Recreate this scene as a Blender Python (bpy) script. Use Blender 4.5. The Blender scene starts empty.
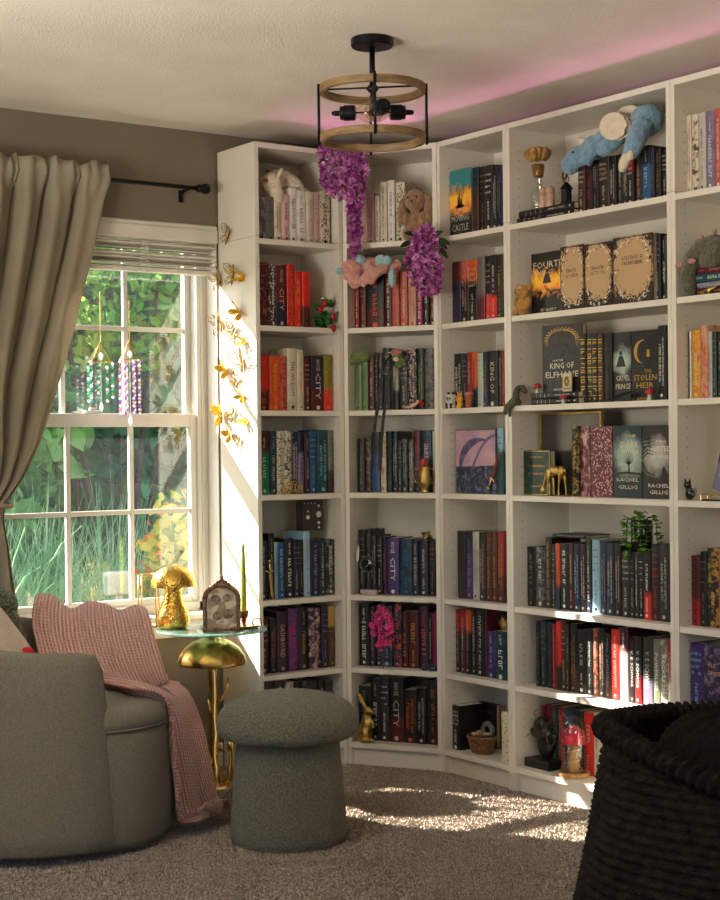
import bpy, math, random
import numpy as np
from mathutils import Vector, Matrix, Euler
random.seed(7)
S = bpy.context.scene
COL = S.collection
# ---------------------------------------------------------------- camera, sun, sky, exposure
TH, PITCH, ROLL, EYE = 0.61197, -0.00616, 0.01061, 1.2322      # heading, pitch, roll, eye height
FOC, CX, CY = 1565.25, 360.0, 455.74                           # focal length and principal point for 720x900
CAM = Vector((-3.033, -5.267, EYE))
c_, s_ = math.cos(PITCH), math.sin(PITCH)
FWD = Vector((math.sin(TH)*c_, math.cos(TH)*c_, s_))
RT0 = Vector((math.cos(TH), -math.sin(TH), 0))
UP0 = Vector((-math.sin(TH)*s_, -math.cos(TH)*s_, c_))
RT = RT0*math.cos(ROLL) - UP0*math.sin(ROLL)
UP = RT0*math.sin(ROLL) + UP0*math.cos(ROLL)
cam = bpy.data.objects.new('camera', bpy.data.cameras.new('camera')); COL.objects.link(cam)
m = Matrix.Identity(4)
for i in range(3):
    m[i][0] = RT[i]; m[i][1] = UP[i]; m[i][2] = -FWD[i]; m[i][3] = CAM[i]
cam.matrix_world = m
cam.data.sensor_fit = 'HORIZONTAL'; cam.data.sensor_width = 36.0
cam.data.lens = FOC/720*36
cam.data.shift_y = (CY-450)/720
cam.data.clip_start = 0.05
S.camera = cam

SUN_STRENGTH = 30.0
SKY_STRENGTH = 0.6
LEFT_FILL_POWER = 95.0
REAR_FILL_POWER = 5.0
EXPOSURE = 0.3
sun_dir = Vector((0.609, -1.0, -0.852)).normalized()
sun = bpy.data.objects.new('sun', bpy.data.lights.new('sun', 'SUN')); COL.objects.link(sun)
sun.rotation_euler = sun_dir.to_track_quat('-Z', 'Y').to_euler()
sun.location = (-4, 8, 8)
sun.data.energy = SUN_STRENGTH; sun.data.angle = math.radians(0.53); sun.data.color = (1.0, 0.93, 0.82)
w = bpy.data.worlds.new('sky'); S.world = w; w.use_nodes = True
nt = w.node_tree
sky = nt.nodes.new('ShaderNodeTexSky'); sky.sky_type = 'NISHITA'; sky.sun_disc = False
sky.sun_elevation = math.radians(36); sky.sun_rotation = math.radians(-31)
nt.links.new(sky.outputs[0], nt.nodes['Background'].inputs[0])
nt.nodes['Background'].inputs[1].default_value = SKY_STRENGTH
def area(name, loc, direction, sx, sy, power, color, spread=180):
    l = bpy.data.lights.new(name, 'AREA'); l.shape = 'RECTANGLE'; l.size = sx; l.size_y = sy
    l.energy = power; l.color = color; l.spread = math.radians(spread)
    o = bpy.data.objects.new(name, l); COL.objects.link(o)
    o.location = loc; o.rotation_euler = Vector(direction).to_track_quat('-Z', 'Z').to_euler()
    return o
# unseen fill lights added at the left and rear walls to brighten the room
area('left_fill_light', (-3.86, -2.6, 1.35), (.75, .1, 1), 1.6, 1.3, LEFT_FILL_POWER, (1.0, 0.94, 0.85), 120)
area('rear_fill_light', (-1.6, -6.42, 1.45), (0, 1, 0), 1.4, 1.2, REAR_FILL_POWER, (1.0, 0.93, 0.85))
# purple LED bar lying along the top of the bookcases, shining out over the ceiling
for nm, loc, dr, L_, pw in (('led_glow', (.625, -1.55, 2.379), (-1, 0, .27), 2.1, .65), ('led_glow', (.515, -.38, 2.379), (-.862, -.506, .27), .42, .12), ('led_glow', (.17, -.24, 2.379), (0, -1, .27), .33, .06)):
    o_ = area(nm, loc, dr, L_, .008, pw, (.66, .20, .48), 42)
    dv_ = Vector(dr).normalized(); x_ = dv_.cross(Vector((0, 0, 1))).normalized(); y_ = (-dv_).cross(x_)
    mm_ = Matrix.Identity(4)
    for i in range(3): mm_[i][0] = x_[i]; mm_[i][1] = y_[i]; mm_[i][2] = -dv_[i]; mm_[i][3] = loc[i]
    o_.matrix_world = mm_
S.view_settings.view_transform = 'Standard'; S.view_settings.look = 'None'
S.view_settings.exposure = EXPOSURE; S.view_settings.gamma = 1.0
S.view_settings.use_curve_mapping = False

# ---------------------------------------------------------------- helpers
def ray(x, y): return FWD*FOC + RT*(x-CX) + UP*(CY-y)
def PD(x, y, d):                                   # the point d metres deep that is seen at photo position x, y
    r = ray(x, y); return CAM + r*(d/FOC)
def hit(x, y, p0, n):
    r = ray(x, y); t = (Vector(p0)-CAM).dot(n)/r.dot(n); return CAM + r*t
def on_wall(x, y, v=0.0): return hit(x, y, (0, v, 0), Vector((0, 1, 0)))
def on_side(x, y): return hit(x, y, (0, 0, 0), Vector((1, 0, 0)))
def on_floor(x, y, z=0.0): return hit(x, y, (0, 0, z), Vector((0, 0, 1)))
def lin(h):
    if isinstance(h, str):
        h = h.lstrip('#'); v = [int(h[i:i+2], 16)/255 for i in (0, 2, 4)]
    else: v = h
    return tuple((a/12.92 if a <= 0.04045 else ((a+0.055)/1.055)**2.4) for a in v) + (1.0,)
MATS = {}
def mat(name, color, rough=0.6, metal=0.0, c2=None, scale=30, detail=3, bump=0.0, bscale=None, trans=0.0,
        spec=0.5, sheen=0.0, lo=0.35, hi=0.65, emis=0.0, coat=0.0, stretch=None):
    if name in MATS: return MATS[name]
    M = bpy.data.materials.new(name); M.use_nodes = True; MATS[name] = M
    t = M.node_tree; b = t.nodes['Principled BSDF']
    b.inputs['Roughness'].default_value = rough; b.inputs['Metallic'].default_value = metal
    b.inputs['Specular IOR Level'].default_value = spec
    if sheen: b.inputs['Sheen Weight'].default_value = sheen
    if coat: b.inputs['Coat Weight'].default_value = coat
    if trans: b.inputs['Transmission Weight'].default_value = trans
    tc = t.nodes.new('ShaderNodeTexCoord'); src = tc.outputs['Object']
    if stretch:
        mp = t.nodes.new('ShaderNodeMapping'); mp.inputs['Scale'].default_value = stretch
        t.links.new(src, mp.inputs[0]); src = mp.outputs[0]
    n = t.nodes.new('ShaderNodeTexNoise'); n.inputs['Scale'].default_value = scale; n.inputs['Detail'].default_value = detail
    t.links.new(src, n.inputs['Vector'])
    r = t.nodes.new('ShaderNodeValToRGB'); t.links.new(n.outputs[0], r.inputs[0])
    a = lin(color); z = lin(c2) if c2 else tuple(x*0.86 for x in a[:3])+(1,)
    r.color_ramp.elements[0].position = lo; r.color_ramp.elements[0].color = z
    r.color_ramp.elements[1].position = hi; r.color_ramp.elements[1].color = a
    t.links.new(r.outputs[0], b.inputs['Base Color'])
    if emis:
        b.inputs['Emission Color'].default_value = a; b.inputs['Emission Strength'].default_value = emis
    if bump:
        n2 = t.nodes.new('ShaderNodeTexNoise'); n2.inputs['Scale'].default_value = bscale or scale; n2.inputs['Detail'].default_value = 4
        t.links.new(src, n2.inputs['Vector'])
        bp = t.nodes.new('ShaderNodeBump'); bp.inputs['Strength'].default_value = bump; bp.inputs['Distance'].default_value = 0.01
        t.links.new(n2.outputs[0], bp.inputs['Height']); t.links.new(bp.outputs[0], b.inputs['Normal'])
    return M
def leaf_mat(name, c1, c2, tr=0.45, scale=6):
    if name in MATS: return MATS[name]
    M = bpy.data.materials.new(name); M.use_nodes = True; MATS[name] = M
    t = M.node_tree; out = t.nodes['Material Output']; t.nodes.remove(t.nodes['Principled BSDF'])
    tc = t.nodes.new('ShaderNodeTexCoord'); n = t.nodes.new('ShaderNodeTexNoise'); n.inputs['Scale'].default_value = scale
    t.links.new(tc.outputs['Object'], n.inputs['Vector'])
    r = t.nodes.new('ShaderNodeValToRGB'); r.color_ramp.elements[0].position = .38; r.color_ramp.elements[1].position = .62
    r.color_ramp.elements[0].color = lin(c1); r.color_ramp.elements[1].color = lin(c2)
    t.links.new(n.outputs[0], r.inputs[0])
    d = t.nodes.new('ShaderNodeBsdfDiffuse'); k = t.nodes.new('ShaderNodeBsdfTranslucent'); mx = t.nodes.new('ShaderNodeMixShader')
    mx.inputs[0].default_value = tr
    t.links.new(r.outputs[0], d.inputs[0]); t.links.new(r.outputs[0], k.inputs[0])
    t.links.new(d.outputs[0], mx.inputs[1]); t.links.new(k.outputs[0], mx.inputs[2]); t.links.new(mx.outputs[0], out.inputs[0])
    return M
def glass_mat(name, tint=(1, 1, 1), gloss=0.08, rough=0.0, haze=0.0):
    if name in MATS: return MATS[name]
    M = bpy.data.materials.new(name); M.use_nodes = True; MATS[name] = M
    t = M.node_tree; out = t.nodes['Material Output']; t.nodes.remove(t.nodes['Principled BSDF'])
    a = t.nodes.new('ShaderNodeBsdfTransparent'); a.inputs[0].default_value = tint+(1,)
    g = t.nodes.new('ShaderNodeBsdfGlossy'); g.inputs['Roughness'].default_value = rough
    lw0 = t.nodes.new('ShaderNodeLayerWeight'); lw0.inputs[0].default_value = 0.5
    lw = t.nodes.new('ShaderNodeMath'); lw.operation = 'POWER'; lw.inputs[1].default_value = 4.5; t.links.new(lw0.outputs['Facing'], lw.inputs[0])
    mr = t.nodes.new('ShaderNodeMapRange'); mr.inputs['To Min'].default_value = gloss; mr.inputs['To Max'].default_value = 0.9
    t.links.new(lw.outputs[0], mr.inputs[0])
    mx = t.nodes.new('ShaderNodeMixShader'); t.links.new(mr.outputs[0], mx.inputs[0])
    t.links.new(a.outputs[0], mx.inputs[1]); t.links.new(g.outputs[0], mx.inputs[2])
    last = mx
    if haze:
        d = t.nodes.new('ShaderNodeBsdfDiffuse'); d.inputs[0].default_value = (.9, .95, 1, 1)
        nz = t.nodes.new('ShaderNodeTexNoise'); nz.inputs['Scale'].default_value = 3
        k = t.nodes.new('ShaderNodeBsdfTranslucent'); k.inputs[0].default_value = (.9, .95, 1, 1)
        ad = t.nodes.new('ShaderNodeMixShader'); ad.inputs[0].default_value = .75
        t.links.new(d.outputs[0], ad.inputs[1]); t.links.new(k.outputs[0], ad.inputs[2])
        m2 = t.nodes.new('ShaderNodeMixShader')
        mm = t.nodes.new('ShaderNodeMath'); mm.operation = 'MULTIPLY'; mm.inputs[1].default_value = haze*2
        t.links.new(nz.outputs[0], mm.inputs[0]); t.links.new(mm.outputs[0], m2.inputs[0])
        t.links.new(mx.outputs[0], m2.inputs[1]); t.links.new(ad.outputs[0], m2.inputs[2]); last = m2
    t.links.new(last.outputs[0], out.inputs[0]); return M

class MB:
    def __init__(s): s.v = []; s.f = []; s.fm = []; s.uv = None
    def add(s, vs, fs, m=0, M=None):
        b = len(s.v)
        s.v += [tuple(M @ Vector(p)) if M is not None else tuple(p) for p in vs]
        s.f += [tuple(b+i for i in f) for f in fs]; s.fm += [m]*len(fs); return s
    def box(s, x0, y0, z0, x1, y1, z1, m=0, M=None):
        vs = [(x, y, z) for z in (z0, z1) for y in (y0, y1) for x in (x0, x1)]
        return s.add(vs, [(0, 2, 3, 1), (4, 5, 7, 6), (0, 1, 5, 4), (2, 6, 7, 3), (0, 4, 6, 2), (1, 3, 7, 5)], m, M)
    def tube(s, pts, r, n=8, m=0, closed=False, M=None):
        pts = [Vector(p) for p in pts]; k = len(pts); rs = r if isinstance(r, (list, tuple)) else [r]*k
        vs = []; fs = []; prev = None
        for i, p in enumerate(pts):
            a = pts[(i-1) % k] if (closed or i > 0) else p; b = pts[(i+1) % k] if (closed or i < k-1) else p
            d = (b-a); d = d.normalized() if d.length > 1e-9 else Vector((0, 0, 1))
            if prev is None:
                u = d.orthogonal().normalized()
            else:
                u = (prev - d*prev.dot(d)); u = u.normalized() if u.length > 1e-6 else d.orthogonal().normalized()
            prev = u; w2 = d.cross(u)
            for j in range(n):
                t = 2*math.pi*j/n; vs.append(p + (u*math.cos(t) + w2*math.sin(t))*rs[i])
        for i in range(k if closed else k-1):
            for j in range(n):
                a = i*n+j; b = i*n+(j+1) % n; c = ((i+1) % k)*n+(j+1) % n; d = ((i+1) % k)*n+j
                fs.append((a, b, c, d))
        if not closed:
            fs.append(tuple(range(n))[::-1]); fs.append(tuple((k-1)*n+j for j in range(n)))
        return s.add(vs, fs, m, M)
    def lathe(s, prof, n=24, c=(0, 0, 0), m=0, M=None, sx=1, sy=1):
        vs = []; fs = []
        for (r, z) in prof:
            for j in range(n):
                t = 2*math.pi*j/n; vs.append((c[0]+r*sx*math.cos(t), c[1]+r*sy*math.sin(t), c[2]+z))
        for i in range(len(prof)-1):
            for j in range(n):
                fs.append((i*n+j, i*n+(j+1) % n, (i+1)*n+(j+1) % n, (i+1)*n+j))
        if prof[0][0] > 1e-6: fs.append(tuple(range(n))[::-1])
        if prof[-1][0] > 1e-6: fs.append(tuple((len(prof)-1)*n+j for j in range(n)))
        return s.add(vs, fs, m, M)
    def ball(s, c, r, n=12, m=0, rot=None, M=None):
        r = r if isinstance(r, (tuple, list)) else (r, r, r)
        vs = []; fs = []; k = max(4, n//2+1); R = Euler(rot).to_matrix() if rot else Matrix.Identity(3)
        for i in range(k+1):
            p = math.pi*i/k
            for j in range(n):
                t = 2*math.pi*j/n
                q = R @ Vector((r[0]*math.sin(p)*math.cos(t), r[1]*math.sin(p)*math.sin(t), r[2]*math.cos(p)))
                vs.append(q+Vector(c))
        for i in range(k):
            for j in range(n): fs.append((i*n+j, (i+1)*n+j, (i+1)*n+(j+1) % n, i*n+(j+1) % n))
        return s.add(vs, fs, m, M)
    def grid(s, rows, m=0, M=None, closed=False):
        k = len(rows[0]); vs = [p for r in rows for p in r]; fs = []
        for i in range(len(rows)-1):
            for j in range(k if closed else k-1):
                fs.append((i*k+j, i*k+(j+1) % k, (i+1)*k+(j+1) % k, (i+1)*k+j))
        return s.add(vs, fs, m, M)
    def extrude(s, poly, z0, z1, m=0, M=None):      # poly in xy
        n = len(poly); vs = [(x, y, z0) for x, y in poly]+[(x, y, z1) for x, y in poly]
        fs = [(i, (i+1) % n, n+(i+1) % n, n+i) for i in range(n)] + [tuple(range(n))[::-1], tuple(range(n, 2*n))]
        return s.add(vs, fs, m, M)
    def build(s, name, mats, parent=None, smooth=False, loc=None, rot=None, bevel=0, seg=2):
        me = bpy.data.meshes.new(name); me.from_pydata([tuple(v) for v in s.v], [], s.f)
        mats = mats if isinstance(mats, (list, tuple)) else [mats]
        for k in mats: me.materials.append(k)
        if len(mats) > 1: me.polygons.foreach_set('material_index', s.fm)
        if smooth: me.polygons.foreach_set('use_smooth', [True]*len(me.polygons))
        me.update()
        return place(name, me, parent, loc, rot, bevel, seg)
def place(name, me, parent=None, loc=None, rot=None, bevel=0, seg=2):
    o = bpy.data.objects.new(name, me); COL.objects.link(o)
    if parent: o.parent = parent
    if loc is not None: o.location = loc
    if rot is not None: o.rotation_euler = rot
    if bevel:
        b = o.modifiers.new('bevel', 'BEVEL'); b.width = bevel; b.segments = seg; b.limit_method = 'ANGLE'; b.angle_limit = math.radians(40)
    return o
def autosmooth(o, ang=40):
    o.data.polygons.foreach_set('use_smooth', [True]*len(o.data.polygons))
    try: o.data.set_sharp_from_angle(angle=math.radians(ang))
    except Exception: pass
    return o
def tag(o, label, cat, group=None, kind=None):
    if label: o['label'] = label
    if cat: o['category'] = cat
    if group: o['group'] = group
    if kind: o['kind'] = kind
    return o
def thing(name, label, cat, loc=(0, 0, 0), rz=0.0, group=None):
    o = bpy.data.objects.new(name, None); COL.objects.link(o); o.location = loc; o.rotation_euler = (0, 0, rz)
    o.empty_display_size = .05
    return tag(o, label, cat, group)
def struct(name, mb, mats, **k):
    o = mb.build(name, mats, **k); o['kind'] = 'structure'; return o
def quads_mesh(name, V, nper, M, parent=None, loc=None):      # V (n*nper,3): many separate n-gons
    n = len(V)//nper
    me = bpy.data.meshes.new(name); me.vertices.add(len(V)); me.vertices.foreach_set('co', V.astype(np.float32).ravel())
    me.loops.add(len(V)); me.loops.foreach_set('vertex_index', np.arange(len(V), dtype=np.int32))
    me.polygons.add(n); me.polygons.foreach_set('loop_start', np.arange(0, len(V), nper, dtype=np.int32))
    me.polygons.foreach_set('loop_total', np.full(n, nper, dtype=np.int32))
    me.materials.append(M); me.update(calc_edges=True); me.validate()
    return place(name, me, parent, loc)
def blob(name, parts, M, parent=None, voxel=.005, disp=0.0, dscale=.01, loc=None, rot=None, sm=0):
    mb = MB()
    for p in parts:
        if p[0] == 'T': mb.tube(p[1], p[2], 10)
        else: mb.ball(p[0], p[1], 14, rot=p[2] if len(p) > 2 else None)
    o = mb.build(name, M, parent, smooth=True, loc=loc, rot=rot)
    r = o.modifiers.new('merge', 'REMESH'); r.mode = 'VOXEL'; r.voxel_size = voxel; r.use_smooth_shade = True
    if sm:
        q = o.modifiers.new('soft', 'SMOOTH'); q.iterations = sm; q.factor = .5
    if disp:
        tx = bpy.data.textures.new(name+'_fur', 'CLOUDS'); tx.noise_scale = dscale
        d = o.modifiers.new('fur', 'DISPLACE'); d.texture = tx; d.strength = disp; d.mid_level = .5
    return o
PI = math.pi
# ---------------------------------------------------------------- room shell
XR, XL, YB, H = 0.885, -3.8, -6.35, 2.445
WL, WR, WB, WT = -.93, -0.002, 0.60, 2.085             # window opening
wallM = mat('taupe_wall_paint', '#7d7260', .85, c2='#776c5a', scale=3, bump=.12, bscale=260)
ceilM = mat('cream_ceiling_paint', '#f0e7d6', .9, c2='#e9dfcd', scale=4, bump=.35, bscale=160)
trimM = mat('white_trim_paint', '#e9e4da', .45, c2='#e2ddd2', scale=5)
m_ = MB()
m_.box(XL, .005, 0, WL, .172, H); m_.box(WR, .005, 0, XR+.12, .172, H)
m_.box(WL, .005, 0, WR, .172, WB-.02); m_.box(WL, .005, WT, WR, .172, H)
struct('wall_back', m_, wallM)
struct('wall_right', MB().box(XR, YB, 0, XR+.12, .005, H), wallM)
m_ = MB(); m_.box(XL-.12, YB-.12, 0, XL, -3.45, H); m_.box(XL-.12, -1.75, 0, XL, .172, H)
m_.box(XL-.12, -3.45, 0, XL, -1.75, .75); m_.box(XL-.12, -3.45, 2.15, XL, -1.75, H)
struct('wall_left', m_, wallM)
m_ = MB(); m_.box(XL, YB-.12, 0, -2.35, YB, H); m_.box(-.85, YB-.12, 0, XR+.12, YB, H)
m_.box(-2.35, YB-.12, 0, -.85, YB, .8); m_.box(-2.35, YB-.12, 2.1, -.85, YB, H)
struct('wall_front', m_, wallM)
struct('ceiling', MB().box(XL-.12, YB-.12, H, XR+.12, .172, H+.1), ceilM)
# carpet: floor slab and countless tufts
cm = mat('greige_carpet', '#a8998a', .95, c2='#8a7d70', scale=150, detail=5, bump=.8, bscale=300, spec=.1)
struct('floor', MB().box(XL-.12, YB-.12, -.08, XR+.12, .172, 0), cm)
rng = np.random.default_rng(3)
N = 230000
cu = rng.uniform(-1.7, .6, N); cv = rng.uniform(-2.25, 0.0, N)
keep = (cu < -.003) | ((cv < -.286) & (cu < .39)) | ((cv < -.625) & (cu < .589)) | ((cv <= -.2815) & (cv > -.625) & (cu < .388+(-.2815-cv)*.587))
cu = cu[keep]; cv = cv[keep]; N = len(cu)
a = rng.uniform(0, 2*np.pi, N); le = rng.uniform(.004, .009, N); wd = rng.uniform(.0016, .0034, N)
tilt = rng.uniform(.2, 1.2, N); td = rng.uniform(0, 2*np.pi, N)
tip = np.stack([cu+np.sin(tilt)*np.cos(td)*le, cv+np.sin(tilt)*np.sin(td)*le, np.cos(tilt)*le+.001], 1)
dx = np.cos(a)*wd; dy = np.sin(a)*wd
b0 = np.stack([cu-dx, cv-dy, np.zeros(N)], 1); b1 = np.stack([cu+dx, cv+dy, np.zeros(N)], 1)
t1 = tip+np.stack([dx, dy, 0*dx], 1)*.8; t0 = tip-np.stack([dx, dy, 0*dx], 1)*.8
V = np.stack([b0, b1, t1, t0], 1).reshape(-1, 3)
pile = quads_mesh('carpet_pile', V, 4, mat('carpet_tufts', '#cbbcac', .95, c2='#8f8278', scale=190, detail=3, spec=.1, lo=.42, hi=.58))
tag(pile, 'short greige carpet pile covering the floor', 'carpet', kind='stuff')
m_ = MB(); m_.box(XL, -.012, 0, -.004, .005, .09); struct('baseboard_back', m_, trimM, bevel=.003)

# ---------------------------------------------------------------- window
vinyl = mat('white_window_vinyl', '#d9d4ca', .4, c2='#d2cdc2', scale=4)
win = bpy.data.objects.new('window_1', None); COL.objects.link(win); win['kind'] = 'structure'; win.location = (-.5, .07, WB)
def wl(x, y, z): return (x+.5, y-.07, z-WB)
def wbox(mb, x0, y0, z0, x1, y1, z1):
    a = wl(x0, y0, z0); b = wl(x1, y1, z1); mb.box(*a, *b)
m_ = MB()
FR = WR-.046
FL = -.872
wbox(m_, WL, .085, WB, FL, .172, WT); wbox(m_, FR, .085, WB, WR, .172, WT)
wbox(m_, WL, .085, WT-.06, WR, .172, WT); wbox(m_, WL, .085, WB, WR, .172, WB+.035)
wbox(m_, WR-.030, .078, WB, WR-.022, .086, WT); wbox(m_, WR-.010, .08, WB, WR-.006, .086, WT)
m_.build('window_frame', vinyl, win, bevel=.003)
GL, GR = -.846, -.073
def sash(name, y, z0, z1, bot, top, muntz):
    s = MB()
    wbox(s, FL, y, z0, GL, y+.03, z1); wbox(s, GR, y, z0, FR, y+.03, z1)
    wbox(s, GL, y, z0, GR, y+.03, z0+bot); wbox(s, GL, y, z1-top, GR, y+.03, z1)
    o = s.build(name, vinyl, win, bevel=.003)
    g = MB()
    for mx in (-.325, -.586): wbox(g, mx-.009, y+.006, z0+bot, mx+.009, y+.024, z1-top)
    wbox(g, GL, y+.007, muntz-.009, GR, y+.023, muntz+.009)
    g.build('muntin_grid', vinyl, o, bevel=.002)
    p = MB(); wbox(p, GL-.003, y+.013, z0+bot-.003, GR+.003, y+.017, z1-top+.003)
    p.build('glass_pane', glass_mat('window_glass', (.97, .985, .975), .075, 0, .005), o)
sash('lower_sash', .096, WB+.028, 1.365, .03, .05, .99)
sash('upper_sash', .134, 1.315, WT-.045, .045, .03, 1.69)
m_ = MB(); wbox(m_, -.52, .088, 1.368, -.46, .112, 1.376); wbox(m_, -.50, .09, 1.376, -.48, .104, 1.386)
m_.build('sash_lock', vinyl, win, bevel=.002)
m_ = MB(); wbox(m_, WL-.04, -.028, WB-.022, WR-.004, .094, WB); m_.build('sill', trimM, win, bevel=.004)
m_ = MB(); wbox(m_, WL-.03, -.012, WB-.085, WR-.008, .004, WB-.022); m_.build('apron', trimM, win, bevel=.003)
m_ = MB(); wbox(m_, WR-.0015, .004, WB, WR+.0015, .085, WT); m_.build('reveal', trimM, win)

# two unseen window openings added to frame the left and rear fill lights
for nm, ax in (('added_window_left', 0), ('added_window_rear', 1)):
    e = bpy.data.objects.new(nm, None); COL.objects.link(e); e['kind'] = 'structure'
    m_ = MB()
    if ax == 0:
        e.location = (XL, -2.6, .75)
        for (y0, y1, z0, z1) in ((-.85, -.79, 0, 1.4), (.79, .85, 0, 1.4), (-.85, .85, 0, .06), (-.85, .85, 1.34, 1.4), (-.02, .02, 0, 1.4)):
            m_.box(-.03, y0, z0, .01, y1, z1)
    else:
        e.location = (-1.6, YB, .8)
        for (x0, x1, z0, z1) in ((-.75, -.69, 0, 1.3), (.69, .75, 0, 1.3), (-.75, .75, 0, .06), (-.75, .75, 1.24, 1.3), (-.02, .02, 0, 1.3)):
            m_.box(x0, -.01, z0, x1, .03, z1)
    m_.build('window_frame', vinyl, e, bevel=.004)

# ---------------------------------------------------------------- blind, rod, curtain
blindM = mat('warm_white_blind', '#ddd7ca', .5, c2='#d3ccbe', scale=6)
bl = thing('window_blind', 'white faux wood blind raised and stacked at the top of the window', 'blind', (-.5, .012, 1.90))
B0, B1 = -.485, .492
m_ = MB(); pr = [(-.022, .115), (-.03, .12), (-.03, .165), (-.024, .172), (-.024, .182), (-.016, .187), (.012, .187), (.012, .115)]
m_.add([(B0, y, z) for y, z in pr]+[(B1, y, z) for y, z in pr],
       [(i, (i+1) % 8, 8+(i+1) % 8, 8+i) for i in range(8)]+[tuple(range(8))[::-1], tuple(range(8, 16))])
m_.build('valance', blindM, bl)
for k in range(8):
    z = .014+k*.0128
    m_ = MB(); t = .006*math.sin(k*1.9)
    m_.add([(x, y, zz) for x in (B0+.004, B1-.006) for (y, zz) in ((-.02, z-t), (0, z+.003), (.02, z+t), (.02, z+t+.0035), (0, z+.0068), (-.02, z-t+.0035))],
           [(0, 1, 7, 6), (1, 2, 8, 7), (2, 3, 9, 8), (3, 4, 10, 9), (4, 5, 11, 10), (5, 0, 6, 11), (0, 5, 4, 1), (1, 4, 3, 2), (6, 7, 10, 11), (7, 8, 9, 10)])
    m_.build('slat', blindM, bl)
MB().box(B0+.004, -.024, -.006, B1-.006, .02, .010).build('bottom_rail', blindM, bl, bevel=.003)
for xx in (-.33, .18):
    m_ = MB()
    for q in range(3):
        pts = [(xx+.035*math.sin(i*1.7+q*2)*(.4+.6*i/14), -.026-.002*q, .11-i*.0085) for i in range(15)]
        m_.tube(pts, .0013, 5)
    m_.build('ladder_cord', mat('blind_cord', '#efeadf', .8), bl, smooth=True)

blk = mat('black_metal', '#17161a', .38, .6, c2='#101012', scale=20)
rod = thing('curtain_rod', 'thin black curtain rod with round finial above the window', 'curtain rod', (-.112, -.08, 2.212))
MB().tube([(-1.6, 0, 0), (.0, 0, 0)], .008, 12).build('pole', blk, rod, smooth=True)
MB().lathe([(0, -.02), (.012, -.019), (.016, -.01), (.011, -.002), (.018, .006), (.021, .018), (.018, .03), (.009, .037), (0, .039)], 16,
           M=Matrix.Rotation(PI/2, 4, 'Y')).build('finial', blk, rod, smooth=True)
m_ = MB(); m_.tube([(-.045, 0, -.002), (-.045, .05, -.004), (-.045, .082, -.02)], .006, 8); m_.box(-.052, .076, -.045, -.038, .0845, .0)
m_.build('bracket', blk, rod)
cur = bpy.data.meshes.new('curtain')
prof = [(106.5, 168), (107.5, 181), (103, 210), (96, 245), (86, 285), (77, 325), (66, 365), (54, 405), (40, 445), (22, 480), (5, 503), (3, 520), (8, 545), (13, 580), (17, 610), (18, 640), (18, 700), (18, 760)]
pz = []
for x, y in prof:
    q = on_wall(x, y, -.08); pz.append((q.z, q.x))
pz = sorted(pz)
def right_u(z):
    if z <= pz[0][0]: return pz[0][1]
    for (z0, u0), (z1, u1) in zip(pz, pz[1:]):
        if z <= z1:
            t = (z-z0)/(z1-z0); return u0+(u1-u0)*t
    return pz[-1][1]
ztie = on_wall(5, 503, -.08).z
rows = []
NU = 260
for i in range(90):
    z = 2.262-i/89*2.247
    ur = right_u(z)
    g = math.exp(-((z-ztie)/.28)**2)
    ulf = -1.62+.42*g
    row = []
    top = max(0, (z-2.19)/.10)
    for j in range(NU):
        t = j/(NU-1)
        u = ulf+(ur-ulf)*t
        ph = t*2*PI*9.2+.5*math.sin(t*9)+.35*math.sin(3*(2.2-z)+5*t)
        amp = (.034-.012*g)*(1-.55*max(0, (t-.85)/.15))
        y = amp*math.sin(ph)+.012*math.sin(2.1*ph+1+z*2)
        u += .010*math.cos(ph*1.0)
        if z > 2.13:
            k = min(1, (z-2.13)/.06)
            y = y*(1-k*.35)+k*.010*math.sin(t*2*PI*27+2*math.sin(t*20))
            if z > 2.235: u += .004*math.sin(t*150)
        near = math.exp(-((z-2.212)/.05)**2); y = y*(1-.6*near)-.026*near
        row.append((u, -.082+y-.012*top, z+(.008*math.sin(t*95)+.006*math.sin(t*47) if z > 2.24 else 0)))
    rows.append(row)
m_ = MB(); m_.grid(rows)
curM = leaf_mat('greige_curtain_cloth', '#a39883', '#b0a590', .25, 3)
c = m_.build('curtain', curM, None, smooth=True)
sd = c.modifiers.new('thick', 'SOLIDIFY'); sd.thickness = .0015
tag(c, 'greige gathered curtain panel hanging left of the window, tied back', 'curtain')
tie = MB()
tp = on_wall(-2, 506, -.1)
tie.tube([(tp.x-.25, tp.y-.03, tp.z-.01), (tp.x-.1, tp.y-.06, tp.z), (tp.x+.02, tp.y-.05, tp.z), (tp.x+.055, tp.y+.01, tp.z), (tp.x+.03, tp.y+.07, tp.z+.005), (tp.x-.1, tp.y+.1, tp.z+.02)], .009, 8)
tb = tie.build('curtain_tieback', curM, None, smooth=True); tag(tb, 'narrow greige tieback band holding the curtain together', 'tieback')

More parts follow.
